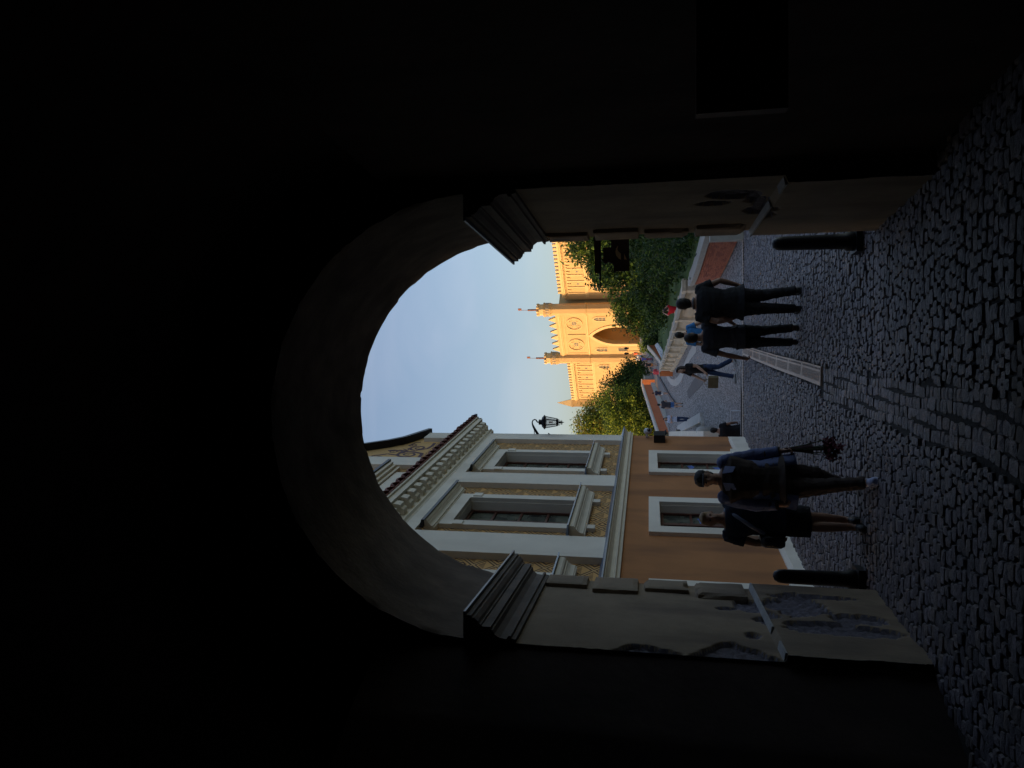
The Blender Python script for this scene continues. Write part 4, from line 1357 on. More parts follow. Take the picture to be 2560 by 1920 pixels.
# gate tower
AR = 2.5; AC = -.85
def ogive(c, hw_, zs, za, n=12):
    """points of a pointed arch outline from left foot to right foot"""
    h_ = za - zs
    r = (h_ * h_ + hw_ * hw_) / (2 * hw_)
    out = []
    for i in range(n + 1):
        t = i / n; a_ = math.atan2(h_, r - hw_) * t
        out.append((c - hw_ + r - r * math.cos(a_), zs + r * math.sin(a_)))
    L = out
    return L + [(2 * c - x, z) for x, z in L[::-1][1:]]
def arch_panel(s0, s1, z0, z1, c, hw_, zs, za, n1, depth, m, name, zb=None):
    zb = z0 if zb is None else zb
    og = ogive(c, hw_, zs, za)
    mb = MB(CM)
    mb.box(s0, c - hw_, n1 - depth, n1, z0, z1); mb.box(c + hw_, s1, n1 - depth, n1, z0, z1)
    if zb > z0: mb.box(c - hw_, c + hw_, n1 - depth, n1, z0, zb)
    for (a, b) in zip(og, og[1:]):
        if abs(a[0] - b[0]) < 1e-6: continue
        mb.prism([(a[0], a[1]), (b[0], b[1]), (b[0], z1), (a[0], z1)], n1 - depth, n1)
    o = mb.build(name, m, cas); fix_normals(o); return o
def arch_band(c, hw_, zs, za, w, zb, n1, proj, m, name, parent=cas):
    og = ogive(c, hw_, zs, za); oo = ogive(c, hw_ + w, zs, za + w * 1.25)
    mb = MB(CM)
    for i in range(len(og) - 1):
        mb.prism([og[i], og[i + 1], oo[i + 1], oo[i]], n1, n1 + proj)
    mb.box(c - hw_ - w, c - hw_, n1, n1 + proj, zb, zs); mb.box(c + hw_, c + hw_ + w, n1, n1 + proj, zb, zs)
    o = mb.build(name, m, parent); fix_normals(o); return o
arch_panel(-7.6, 6.5, -3, 12.1, AC, AR, 6.6, 11.75, 0, .9, M['castle'], 'tower_front')
cb('tower_front_upper', M['castle'], (-7.6, 6.5, -.9, 0, 12.1, 18.4))
cb('tower_body', M['castle'], (-7.6, 6.5, -9, -5.5, -3, 18.3), (-7.6, -3.9, -5.5, -.905, -3, 18.3), (2.2, 6.5, -5.5, -.905, -3, 18.3), (-3.9, 2.2, -5.5, -.905, 12.1, 18.3))
arch_band(AC, AR, 6.6, 11.75, .62, -1, 0.0, .22, M['castle2'], 'portal_moulding')
cb('tower_string', M['castle2'], (-7.2, 6.0, 0, .25, 12.45, 12.75))
cb('tower_cornice', M['castle2'], (-7.0, 5.9, -.3, .3, 18.2, 18.55), (-7.0, 5.9, 0, .15, 17.95, 18.2))
cb('panel_frame', M['castle2'], (-6.3, 5.2, .0, .10, 17.3, 17.42), (-6.3, 5.2, 0, .10, 12.9, 13.02), (-6.3, -6.18, 0, .10, 13.02, 17.3), (5.08, 5.2, 0, .10, 13.02, 17.3))
cb('parapet', M['castle'], (-6.8, 5.7, -.35, .15, 18.55, 19.0))
for k in range(6):
    sc = 3.9 - k * 1.765
    mb = MB(CM); mb.prism([(sc - .72, 19.0), (sc + .72, 19.0), (sc + .52, 19.5), (sc, 20.55), (sc - .52, 19.5)], -.30, .12)
    o = mb.build('pointed_merlon', M['castle2'], cas); fix_normals(o)
for c in (2.72, -3.53):
    mb = MB(CM)
    for (r0, r1, d) in ((1.60, 1.74, .20),):
        for i in range(32):
            a_, b_ = 2 * PI * i / 32, 2 * PI * (i + 1) / 32
            mb.prism([(c + r0 * math.cos(a_), 15.3 + r0 * math.sin(a_)), (c + r1 * math.cos(a_), 15.3 + r1 * math.sin(a_)), (c + r1 * math.cos(b_), 15.3 + r1 * math.sin(b_)), (c + r0 * math.cos(b_), 15.3 + r0 * math.sin(b_))], 0, d)
    rs = mb.build('rose_moulding', M['castle2'], cas); fix_normals(rs)
    mb = MB(CM); mb.prism([(c + .5 * math.cos(i * PI / 8), 15.3 + .5 * math.sin(i * PI / 8)) for i in range(16)], 0.0, .02)
    fix_normals(mb.build('rose_glass', M['glassd'], rs))
    mb = MB(CM); mb.box(c - .05, c + .05, .02, .06, 14.8, 15.8); mb.box(c - .5, c + .5, .02, .055, 15.25, 15.35)
    fix_normals(mb.build('rose_bars', M['castle2'], rs))
    for (dx, dz) in ((.8, .75), (-.8, .75), (.8, -.75), (-.8, -.75)):
        mb = MB(CM)
        for i in range(14):
            a_, b_ = 2 * PI * i / 14, 2 * PI * (i + 1) / 14
            mb.prism([(c + dx + .26 * math.cos(a_), 15.3 + dz + .26 * math.sin(a_)), (c + dx + .36 * math.cos(a_), 15.3 + dz + .36 * math.sin(a_)), (c + dx + .36 * math.cos(b_), 15.3 + dz + .36 * math.sin(b_)), (c + dx + .26 * math.cos(b_), 15.3 + dz + .26 * math.sin(b_))], 0, .10)
        fix_normals(mb.build('rose_lobe', M['castle2'], rs))
def lancet(c, n0, zb=8.75, zs=10.35, za=11.15, hw_=.48):
    arch_band(c, hw_, zs, za, .22, zb, n0, .14, M['castle2'], 'lancet_surround')
    og = ogive(c, hw_, zs, za, 8)
    mb = MB(CM); mb.prism([(c - hw_, zb)] + og + [(c + hw_, zb)], n0 + .0, n0 + .03)
    g_ = mb.build('lancet_window', M['glassd'], cas); fix_normals(g_)
    cb('lancet_bars', M['castle2'], (c - .035, c + .035, n0 + .03, n0 + .07, zb, za - .2), (c - hw_, c + hw_, n0 + .03, n0 + .065, 9.4, 9.46), (c - hw_, c + hw_, n0 + .03, n0 + .065, 10.1, 10.16), parent=g_)
lancet(4.0, 0); lancet(-5.2, 0)
for c in (10.0, 16.5, 23, 29.5): lancet(c, WN)
for c in (-13.4, -19.2): lancet(c, WN)
for (c, n0, z0, z1) in ((4.0, 0, 4.9, 6.5), (-5.2, 0, 4.6, 6.4)):
    cb('ground_window', M['glassd'], (c - .5, c + .5, n0, n0 + .04, z0, z1))
    cb('window_frame', M['castle2'], (c - .62, c - .5, n0, n0 + .1, z0 - .1, z1 + .12), (c + .5, c + .62, n0, n0 + .1, z0 - .1, z1 + .12), (c - .5, c + .5, n0, n0 + .1, z1, z1 + .12))
M['pink'] = mat('pink_banner', (.62, .28, .24), .8, .1, 3, 0)
M['wsign'] = mat('pale_notice', (.7, .66, .55), .7, .1, 3, 0)
cb('banner', M['pink'], (9.4, 10.6, WN, WN + .05, 4.6, 6.9))
cb('notice', M['wsign'], (-1.9, -1.0, -5.49, -5.42, 4.2, 5.2)); cb('notice', M['glassd'], (-.7, -.1, -5.49, -5.42, 5.0, 5.9)); cb('notice', M['glassd'], (-2.9, -2.3, -5.49, -5.42, 4.6, 5.6))
cb('sun_dial_rod', M['castle2'], (-.50, -.44, 0, .20, 13.1, 16.9), (-.95, -.5, 0, .05, 14.3, 14.36), (-.95, -.5, 0, .05, 15.6, 15.66))
# octagonal turrets
for c in (6.72, -7.9):
    mb = MB(CM)
    mb.loft([(c, -.1, -3, 1.25, 1.25), (c, -.1, 12.4, 1.25, 1.25), (c, -.1, 12.45, 1.38, 1.38), (c, -.1, 12.75, 1.38, 1.38), (c, -.1, 12.8, 1.22, 1.22), (c, -.1, 19.3, 1.2, 1.2), (c, -.1, 19.9, 1.42, 1.42), (c, -.1, 21.0, 1.42, 1.42), (c, -.1, 21.05, 1.50, 1.50), (c, -.1, 21.25, 1.5, 1.5)], 8)
    o = mb.build('corner_turret', M['castle'], cas); fix_normals(o)
    mb = MB(CM); mb.loft([(c, -.1, 21.25, 1.15, 1.15), (c, -.1, 22.2, 1.15, 1.15)], 8); fix_normals(mb.build('turret_drum', M['castle2'], o))
    for q in range(8):
        a_ = q * PI / 4 + PI / 8
        mb = MB(CM); x, yv = c + 1.06 * math.cos(a_), -.1 + 1.06 * math.sin(a_)
        mb.box(x - .22, x + .22, yv - .22, yv + .22, 22.2, 22.65); fix_normals(mb.build('turret_merlon', M['castle2'], o))
    mb = MB(CM)
    for q in range(8):
        a_ = q * PI / 4
        for w_ in (-.28, 0, .28):
            x, yv = c + 1.33 * math.cos(a_) - w_ * math.sin(a_), -.1 + 1.33 * math.sin(a_) + w_ * math.cos(a_)
            mb.box(x - .05, x + .05, yv - .05, yv + .05, 20.1, 20.8)
    q_ = mb.build('gallery_slits', M['paver'], o); fix_normals(q_); q_['kind'] = 'stuff'
    mb = MB(CM); mb.tube([(c, -.1, 22.2), (c, -.1, 24.6)], .19, 10); mb.tube([(c, -.1, 24.6), (c, -.1, 26.2)], .04, 6); mb.box(c - .05, c + .5, -.14, -.06, 25.9, 26.6)
    fix_normals(mb.build('vane_pole', M['roof2'], o))
# corner pinnacle of the left wing
mb = MB(CM)
c = -26.3
mb.loft([(c, WN + .1, -3, 1.2, 1.2), (c, WN + .1, 17.5, 1.2, 1.2), (c, WN + .1, 18.0, 1.35, 1.35), (c, WN + .1, 18.3, 1.25, 1.25)], 4)
o = mb.build('corner_pinnacle', M['castle'], cas); fix_normals(o)
mb = MB(CM); mb.loft([(c, WN + .1, 18.3, 1.25, 1.25), (c, WN + .1, 21.9, .02, .02)], 4); fix_normals(mb.build('pinnacle_spire', M['castle2'], o))

# ================================================================== houses added on the left slope, out of view, to shade the street
def shading_house(x0, x1, y0, y1, zt, label, g='unseen gabled houses added on the left to shade the street'):
    h_ = empty('shading_house', ((x0 + x1) / 2, (y0 + y1) / 2, -4), 0, label, 'house', g)
    w2, d2 = (x1 - x0) / 2, (y1 - y0) / 2
    mb = MB(); mb.box(-w2, w2, -d2, d2, -3, zt - 1.2 + 4); mb.build('wall', M['cream'], h_)
    mb = MB(); mb.prism([(-w2 - .3, zt + 2.8), (w2 + .3, zt + 2.8), (0, zt + 4 + 1.0)], -d2, d2); o = mb.build('roof', M['roof2'], h_); fix_normals(o)
    for k in range(3):
        for zq in (3.2, 6.2):
            if zq + 1.5 > zt + 2.5: continue
            mb = MB(); yq = -d2 + (k + .5) * 2 * d2 / 3; mb.box(w2 + .002, w2 + .06, yq - .5, yq + .5, zq, zq + 1.5); mb.build('window', M['glassd'], h_)
shading_house(-26, -13.5, 12, 34, 7.5, 'unseen cream house with a red roof, first of the row added to shade the street')
shading_house(-26, -13, 35, 48, 7.0, 'unseen cream house with a red roof, second of the row added to shade the street')
shading_house(-28, -14, 49, 62, 5.6, 'unseen cream house with a red roof, third of the row added to shade the street')
shading_house(-30, -15, 63, 76, 5.0, 'unseen cream house with a red roof, fourth of the row added to shade the street')

# ================================================================== trees and shrubs
def tree(name, label, base, trunk, blobs, nleaf, size, mats, weights, cat='tree', seed=1, group=None, droop=.3, stretch=1.9):
    r = random.Random(seed)
    base = Vector(base)
    t = empty(name, base, 0, label, cat, group)
    mb = MB()
    if trunk:
        top = Vector((trunk[1] * .1, 0, trunk[1]))
        mb.tube([(0, 0, -.4), (.03, 0, trunk[1] * .3), (-.05, .04, trunk[1] * .65), tuple(top)], [trunk[0] * 1.3, trunk[0], trunk[0] * .8, trunk[0] * .5], 8)
        for (c, rad) in blobs:
            c = Vector(c)
            for q in range(3):
                e = c + Vector((r.uniform(-.6, .6) * rad[0], r.uniform(-.6, .6) * rad[1], r.uniform(-.2, .6) * rad[2]))
                s0 = Vector((0, 0, trunk[1] * r.uniform(.45, .95)))
                m_ = (s0 + e) / 2 + Vector((r.uniform(-.2, .2), 0, .15))
                mb.tube([s0, m_, e], [trunk[0] * .45, trunk[0] * .25, .02], 5)
        mb.build('trunk', M['bark'], t, smooth=True)
    vol = [rad[0] * rad[1] * rad[2] for c, rad in blobs]
    cl = MB()
    vs, fs, ms = [], [], []
    ncl = max(8, nleaf // 22)
    for q in range(ncl):
        i = r.choices(range(len(blobs)), vol)[0]
        c, rad = blobs[i]
        while True:
            d = Vector((r.gauss(0, 1), r.gauss(0, 1), r.gauss(0, 1)))
            if d.length > .1: break
        d.normalize()
        u = r.uniform(.35, 1.0) ** .5
        bump = 1 + .28 * noise.noise(Vector((d.x * 2.2, d.y * 2.2, d.z * 2.2)) + Vector((i, seed, 0)))
        cc = Vector((c[0] + d.x * rad[0] * u * bump, c[1] + d.y * rad[1] * u * bump, c[2] + d.z * rad[2] * u * bump))
        mi = r.choices(range(len(mats)), weights)[0]
        cs = r.uniform(.6, 1.4) * size * 2.2
        for k in range(22):
            p_ = cc + Vector((r.gauss(0, 1), r.gauss(0, 1), r.gauss(0, .8))) * cs * .55
            a_ = Vector((r.gauss(0, 1), r.gauss(0, 1), r.gauss(0, .7) - droop)).normalized()
            b_ = a_.cross(Vector((r.gauss(0, 1), r.gauss(0, 1), r.gauss(0, 1)))).normalized()
            L = size * r.uniform(.6, 1.3)
            w_ = L / stretch / 2
            n0 = len(vs)
            vs += [tuple(p_), tuple(p_ + a_ * L * .45 + b_ * w_), tuple(p_ + a_ * L), tuple(p_ + a_ * L * .45 - b_ * w_)]
            fs.append((n0, n0 + 1, n0 + 2, n0 + 3)); ms.append(mi)
    cl.v, cl.f, cl.m = vs, fs, ms
    cl.build('crown', mats, t)
    return t
LM = [M['leafd'], M['leafm'], M['leafy']]
g1 = (8.6, 44, lawnz(8.6, 44))
tree('leafy_tree', 'tall leafy tree with a sunlit yellow green top behind the brick parapet', g1, (.22, 3.5),
     [((.9, 0, 4.75), (1.9, 2.2, 1.45)), ((-1.1, 0, 3.4), (1.75, 2.1, 1.5)), ((2.5, 0, 3.2), (2.8, 2.8, 2.2)), ((-.2, -1, 2.6), (2.4, 2.2, 1.5))], 30000, .25, [M['leafm'], M['leafd'], M['leafy']], (5, 2, 3), seed=3)
tree('dark_shrub', 'large dark shrub filling the bank directly behind the brick parapet', (7.2, 35, lawnz(7.2, 35)), (.12, 1.2),
     [((0, 0, 1.3), (2.0, 2.2, 1.4)), ((1.8, 0, 1.6), (2.2, 2.4, 1.7)), ((-1.3, 1.5, .9), (1.3, 1.6, 1.1)), ((3.2, -1, 1.2), (2, 2, 1.6))], 14000, .20, [M['leafd'], M['leafm']], (6, 3), 'shrub', seed=5)
for k_, (sx_, sy_, lb_) in enumerate(((4.75, 22.6, 'low dark shrub closest to the arch behind the brick parapet'), (4.6, 26.0, 'low dark shrub leaning on the middle of the brick parapet'), (4.7, 29.6, 'low dark shrub at the joint of brick parapet and balustrade'))):
    tree('low_shrub', lb_, (sx_, sy_, lawnz(sx_, sy_)), None, [((.1, 0, .3), (.75, 2.1, .42)), ((1.0, .4, .7), (1.2, 1.9, .9)), ((2.3, .2, 1.0), (1.4, 2.0, 1.1))], 5200, .15, [M['leafd'], M['leafm']], (6, 2), 'shrub', seed=30 + k_)
tree('bank_shrub', 'broad green shrub on the bank between the big shrub and the balustrade', (6.2, 46, lawnz(6.2, 46)), (.12, 1.0),
     [((0, 0, 1.1), (1.7, 2.2, 1.25)), ((1.5, 2, 1.9), (1.8, 2, 1.5)), ((-1.4, 2, .7), (1.2, 1.8, .9))], 9000, .20, [M['leafd'], M['leafm']], (4, 4), 'shrub', seed=6)
tree('small_tree', 'small round tree with yellowish sunlit leaves in front of the castle gate', (7.0, 66, lawnz(7.0, 66)), (.16, 2.2),
     [((-.3, 0, 2.6), (1.8, 1.8, 1.35)), ((-1.0, 0, 1.6), (1.5, 1.6, 1.0)), ((1.4, 0, 1.5), (1.7, 1.7, 1.2)), ((0.2, 0, .7), (2.2, 1.5, .8))], 11000, .26, [M['leafm'], M['leafy'], M['leafd']], (4, 2, 4), seed=8)
tree('round_bush', 'dark bush at the foot of the small tree beside the information board', (4.6, 67, lawnz(4.6, 67)), None,
     [((0, 0, .55), (1.2, 1.2, .9)), ((-1.0, 1, .3), (.9, .9, .6))], 3500, .18, [M['leafd'], M['leafm']], (5, 2), 'bush', seed=9)
# left group
def tb(U, V, Y): v = at(U, V, Y); return (v.x, Y, ground(v.x, Y) - .2)
def bl(t0, lst, Y):
    out = []
    for (U, V, rx, rz) in lst:
        v = at(U, V, Y); out.append(((v.x - t0[0], random.uniform(-.5, .5), v.z - t0[2]), (rx, rx, rz)))
    return out
t0 = tb(975, 1640, 96)
tree('dark_tree', 'dark spiky topped tree to the left of the castle gate behind the orange pier', t0, (.22, 3.5),
     bl(t0, [(960, 1590, 2.6, 2.2), (985, 1585, 1.8, 1.6), (955, 1545, 1.5, 1.3), (975, 1535, 1.0, 1.2), (935, 1570, 2.0, 2.0), (958, 1505, .7, .9), (1000, 1570, 1.0, 1.0)], 96), 15000, .30, [M['leafd'], M['leafm'], M['leafo']], (6, 2, .4), seed=11)
t0 = tb(880, 1640, 90)
tree('yellow_green_tree', 'bright yellow green tree catching the sun behind the orange street parapet', t0, (.22, 3.5),
     bl(t0, [(905, 1540, 2.4, 2.0), (868, 1545, 2.6, 2.0), (890, 1590, 3.0, 2.0), (850, 1600, 2.6, 2.0), (915, 1570, 1.8, 1.6), (920, 1510, 1.3, 1.2)], 90), 16000, .30, [M['leafy'], M['leafm'], M['leafd']], (5, 3, 2), seed=12)
t0 = tb(845, 1640, 108)
tree('amber_tree', 'tall amber tinted tree top beside the ochre house and iron lantern', t0, (.25, 4.5),
     bl(t0, [(855, 1470, 2.4, 2.0), (835, 1490, 2.2, 2.2), (880, 1490, 2.0, 1.8), (862, 1520, 3.0, 2.2), (905, 1480, 1.2, 1.6), (825, 1450, 1.2, 1.2)], 108), 12000, .34, [M['leafo'], M['leafm'], M['leafy']], (4, 3, 3), seed=13)
t0 = tb(860, 1660, 90)
tree('parapet_shrub', 'dark tangled shrub hanging behind the near end of the orange street parapet', t0, None,
     bl(t0, [(850, 1620, 2.0, .9), (880, 1610, 2.2, 1.2), (910, 1605, 1.6, 1.0), (925, 1592, 1.4, 1.0)], 90), 9000, .26, [M['leafd'], M['leafm'], M['leafy']], (6, 2, 1), 'shrub', seed=14)
t0 = tb(962, 1620, 93)
tree('clipped_bush', 'smooth rounded green bush right behind the orange pier', t0, None,
     bl(t0, [(966, 1600, 1.6, 1.5), (945, 1606, 1.5, 1.4)], 92), 6000, .14, [M['leafm'], M['leafd']], (5, 1), 'bush', seed=15)
t0 = (5.9, 88, lawnz(5.9, 88))
tree('small_shrub', 'small bright shrub by the path under the castle gate', t0, None, [((-1.2, 0, .5), (.9, .9, .7))], 900, .16, [M['leafy'], M['leafm']], (3, 3), 'shrub', seed=16)

# path and lamp post under the castle
v = at(1043, 1612, 95)
lpz = empty('street_lamp', (v.x, 95, v.z), 0, 'thin dark street lamp post with two lantern arms before the castle gate', 'street lamp')
hh = at(1046, 1570, 95).z - v.z
mb = MB(); mb.tube([(0, 0, -.2), (0, 0, .4), (0, 0, hh)], [.10, .05, .035], 8); mb.tube([(-.35, 0, hh - .1), (0, 0, hh + .1), (.35, 0, hh - .1)], .03, 6); mb.build('post', M['iron'], lpz, smooth=True)
for sx in (-.35, .35):
    mb = MB(); mb.loft([(sx, 0, hh - .1, .10, .10), (sx, 0, hh + .35, .17, .17), (sx, 0, hh + .5, .05, .05)], 6); mb.build('lamp_head', M['iron'], lpz)

# ================================================================== PEOPLE
def fuse(mb, name, m, parent, vox, it=4, wr=0.0, seed=0):
    """joins the rough limb volumes into one continuous smooth skin"""
    me = bpy.data.meshes.new(name)
    me.from_pydata(mb.v, [], mb.f)
    bm = bmesh.new(); bm.from_mesh(me); bmesh.ops.recalc_face_normals(bm, faces=bm.faces); bm.to_mesh(me); bm.free()
    o = bpy.data.objects.new(name, me)
    C.objects.link(o)
    md = o.modifiers.new('r', 'REMESH'); md.mode = 'VOXEL'; md.voxel_size = vox
    ms = o.modifiers.new('s', 'SMOOTH'); ms.iterations = it; ms.factor = .5
    o.parent = parent
    me.materials.append(m)
    FUSED.append((o, m, wr, seed, name))
    return o
FUSED = []
def finish_fused():
    dg = bpy.context.evaluated_depsgraph_get()
    done = [(o, bpy.data.meshes.new_from_object(o.evaluated_get(dg)), m, wr, seed, name) for (o, m, wr, seed, name) in FUSED]
    for (o, nm, m, wr, seed, name) in done:
        o.modifiers.clear()
        o.data = nm
        nm.name = name
        nm.materials.clear(); nm.materials.append(m)
        if wr:
            nrm = [v.normal.copy() for v in nm.vertices]
            for v, nn_ in zip(nm.vertices, nrm):
                p = v.co
                f = noise.noise(Vector((p.x * 6, p.y * 6, p.z * 16 + seed))) + .5 * noise.noise(Vector((p.x * 14, p.y * 14, p.z * 30 + seed)))
                v.co += nn_ * f * wr
        nm.polygons.foreach_set('use_smooth', [True] * len(nm.polygons))

CLOTH = {}
def cloth(name, col, rough=.85):
    k = name
    if k not in M: M[k] = mat(name, col, rough, .15, 6, .3, 60)
    return M[k]
SK = {'light': mat('skin_light', (.55, .33, .23), .55, .06, 6, .05, 60), 'tan': mat('skin_tan', (.36, .20, .13), .55, .06, 6, .05, 60)}

DEF = dict(pel=(0, 0, .525), che=(0, 0, .73), neck=(0, 0, .845), head=(0, .008, .93),
           shR=(.108, 0, .81), elR=(.135, -.01, .63), wrR=(.14, .02, .485), shL=(-.108, 0, .81), elL=(-.135, -.01, .63), wrL=(-.14, .02, .485),
           hiR=(.052, 0, .515), knR=(.055, .01, .285), anR=(.056, 0, .045), hiL=(-.052, 0, .515), knL=(-.055, .01, .285), anL=(-.056, 0, .045))

def person(label, x, y, rz, H, pose, o, near=False, group=None, z=None, name='person', arms_sleeve='short'):
    P = dict(DEF); P.update(pose)
    P = {k: Vector(v) * H for k, v in P.items()}
    zg = ground(x, y) if z is None else z
    root = empty(name, (x, y, zg), rz, label, 'person', group)
    vox = .0085 if near else .016 * max(1, (abs(y) / 40))
    vox = min(vox, .035)
    g = o.get('girth', 1.0)
    skin = SK[o.get('skin', 'light')]
    def limb(mb, a, b, c, ra, rb, rc, ex=0, seg=10, mid=0):
        a, b, c = P[a], P[b], P[c]
        bul = o.get('bulge', 1)
        pts = [a, a.lerp(b, .35), a.lerp(b, .8), b, b.lerp(c, .3), b.lerp(c, .75), c]
        rad = [ra, ra * .97, rb * 1.08, rb, rb * 1.06, (rb + rc) / 2, rc]
        mb.tube(pts, [(r + ex) * H for r in rad], seg)
        mb.ball(a, (ra + ex) * H, 10, 6); mb.ball(b, (rb + ex) * H, 10, 6); mb.ball(c, (rc + ex) * H, 10, 6)
    def torso(mb, ex, z0=.50, z1=.86, hem=0, hw=1):
        pe, ch, ne = P['pel'], P['che'], P['neck']
        prof = [(.47, .085, .062), (.505, .098, .07), (.55, .092, .064), (.61, .082, .058), (.68, .092, .064), (.74, .106, .068), (.785, .118, .058), (.812, .108, .048), (.832, .072, .042), (.85, .036, .036)]
        R_ = []
        zs = [q for q in prof if q[0] >= z0 - .001 and q[0] <= z1 + .001]
        if hem: zs = [(z0, .098 * hw + .0, .072 * hw)] + [q for q in zs if q[0] > z0 + .03]
        for (zq, rx, ry) in zs:
            if zq < .73: t = (zq - .525) / .205; c = pe.lerp(ch, t)
            else: t = (zq - .73) / .115; c = ch.lerp(ne, t)
            gg = g if zq < .80 else (1 + g) / 2
            R_.append((c.x, c.y, c.z, (rx * gg + ex) * H, (ry * gg * (1.12 if zq < .7 else 1) + ex) * H))
        mb.loft(R_, 18, sq=.85)
    # body
    b = MB()
    torso(b, -.004)
    hd = P['head']; ne = P['neck']
    b.tube([ne - Vector((0, 0, .03 * H)), ne + (hd - ne) * .55], [.040 * H, .034 * H], 10)
    hs = H / 1.75
    hy = o.get('headyaw', 0)
    def hp(dx, dy, dz): 
        ca, sa = math.cos(hy), math.sin(hy)
        return hd + Vector((dx * ca - dy * sa, dx * sa + dy * ca, dz)) * hs
    b.ball(hp(0, -.008, .018), (.078 * hs, .097 * hs, .100 * hs), 16, 12)
    b.ball(hp(0, .030, -.045), (.056 * hs, .058 * hs, .070 * hs), 12, 9)
    if near or y < 50:
        b.tube([hp(0, .085, .02), hp(0, .108, -.018), hp(0, .09, -.03)], [.008 * hs, .014 * hs, .011 * hs], 6)
        for sx in (-1, 1): b.ball(hp(.079 * sx, -.005, -.002), (.011 * hs, .018 * hs, .03 * hs), 8, 6)
        b.ball(hp(0, .078, -.062), (.022 * hs, .014 * hs, .010 * hs), 8, 6)
    for s_ in 'RL':
        limb(b, 'sh' + s_, 'el' + s_, 'wr' + s_, .031, .024, .0165)
        limb(b, 'hi' + s_, 'kn' + s_, 'an' + s_, .048 * g, .033, .022)
        w_, e_ = P['wr' + s_], P['el' + s_]
        d = (w_ - e_).normalized()
        hdv = Vector(o.get('hand' + s_, (0, 0, 0)))
        if hdv.length > 0: d = hdv.normalized()
        pn = Vector((-1 if s_ == 'R' else 1, 0.2, 0)); pn = (pn - d * pn.dot(d)).normalized()
        lat = d.cross(pn)
        if near:
            b.tube([w_, w_ + d * .045 * hs, w_ + d * .09 * hs], [.024 * hs, .030 * hs, .027 * hs], 8)
            for q in (-1, 1): b.tube([w_ + lat * q * .004 * hs, w_ + lat * q * .022 * hs + d * .085 * hs], [.018 * hs, .016 * hs], 8)
            cu = o.get('curl', .35)
            for k, (of, ln) in enumerate(((-.031, .066), (-.011, .078), (.010, .074), (.030, .058))):
                a0 = w_ + d * .083 * hs + lat * of * hs
                a1 = a0 + (d * math.cos(cu) + pn * math.sin(cu)) * ln * .45 * hs
                a2 = a1 + (d * math.cos(cu * 2.2) + pn * math.sin(cu * 2.2)) * ln * .33 * hs
                a3 = a2 + (d * math.cos(cu * 3.1) + pn * math.sin(cu * 3.1)) * ln * .26 * hs
                b.tube([a0, a1, a2, a3], [.0105 * hs, .010 * hs, .0095 * hs, .0085 * hs], 7)
            t0 = w_ + d * .02 * hs - lat * .02 * hs
            t1 = t0 + (d * .6 - lat * .7 + pn * .3) * .045 * hs
            b.tube([t0, t1, t1 + (d * .9 - lat * .2 + pn * .3) * .038 * hs], [.014 * hs, .011 * hs, .009 * hs], 7)
        else:
            b.tube([w_, w_ + d * .05 * hs, w_ + d * .10 * hs, w_ + (d + pn * .3) * .15 * hs], [.022 * hs, .034 * hs, .030 * hs, .016 * hs], 7)
    # feet
    for s_ in 'RL':
        a = P['an' + s_]
        b.tube([a, a + Vector((0, .03, -.03)) * H], [.024 * H, .022 * H], 8)
    body = fuse(b, 'body', skin, root, vox, 3)
    # shoes
    sc_ = o.get('shoe', (.02, .02, .02))
    for s_ in 'RL':
        a = P['an' + s_]
        tp = Vector(o.get('toe' + s_, (0.01 * (1 if s_ == 'R' else -1), 1, 0)))
        pitch = o.get('pitch' + s_, 0)
        sh = MB()
        f = Vector((tp.x, tp.y, 0)).normalized()
        dn = Vector((0, 0, -1))
        ff = (f * math.cos(pitch) + dn * math.sin(pitch)).normalized()
        uu = Vector((0, 0, 1)) * math.cos(pitch) + f * math.sin(pitch)
        hl = a - uu * .028 * H - ff * .022 * H
        pts = [hl, hl + ff * .04 * H, hl + ff * .085 * H, hl + ff * .125 * H, hl + ff * .150 * H]
        sh.tube(pts, [.022 * H, .026 * H, .025 * H, .026 * H, .016 * H], 10)
        sh.tube([a - uu * .0 * H - ff * .003 * H, a - uu * .025 * H + ff * .01 * H], [.026 * H, .027 * H], 10)
        q = fuse(sh, 'shoe', cloth(o.get('shoename', 'dark_shoe'), sc_, .6), root, max(vox, .009), 3)
        sole = MB(); L = [hl + ff * t_ * H for t_ in (-.018, .04, .10, .155)]
        vs = []
        for p_, w_ in zip(L, (.018, .026, .029, .018)):
            side = Vector((f.y, -f.x, 0)) * w_ * H
            for hgt in (-.022, -.010):
                vs += [p_ - side + uu * hgt * H, p_ + side + uu * hgt * H]
        fs = []
        for i in range(3):
            k = 4 * i
            fs += [(k, k + 1, k + 5, k + 4), (k + 2, k + 6, k + 7, k + 3), (k, k + 4, k + 6, k + 2), (k + 1, k + 3, k + 7, k + 5)]
        fs += [(0, 2, 3, 1), (12, 13, 15, 14)]
        sole.add(vs, fs)
        so = sole.build('sole', cloth(o.get('solename', 'shoe_sole'), o.get('sole', (.03, .03, .03))), q); fix_normals(so)
    # lower garment
    kind = o.get('bottom', 'trousers')
    bc = cloth(o.get('bname', kind + str(len(M))), o.get('bcol', (.02, .02, .025)))
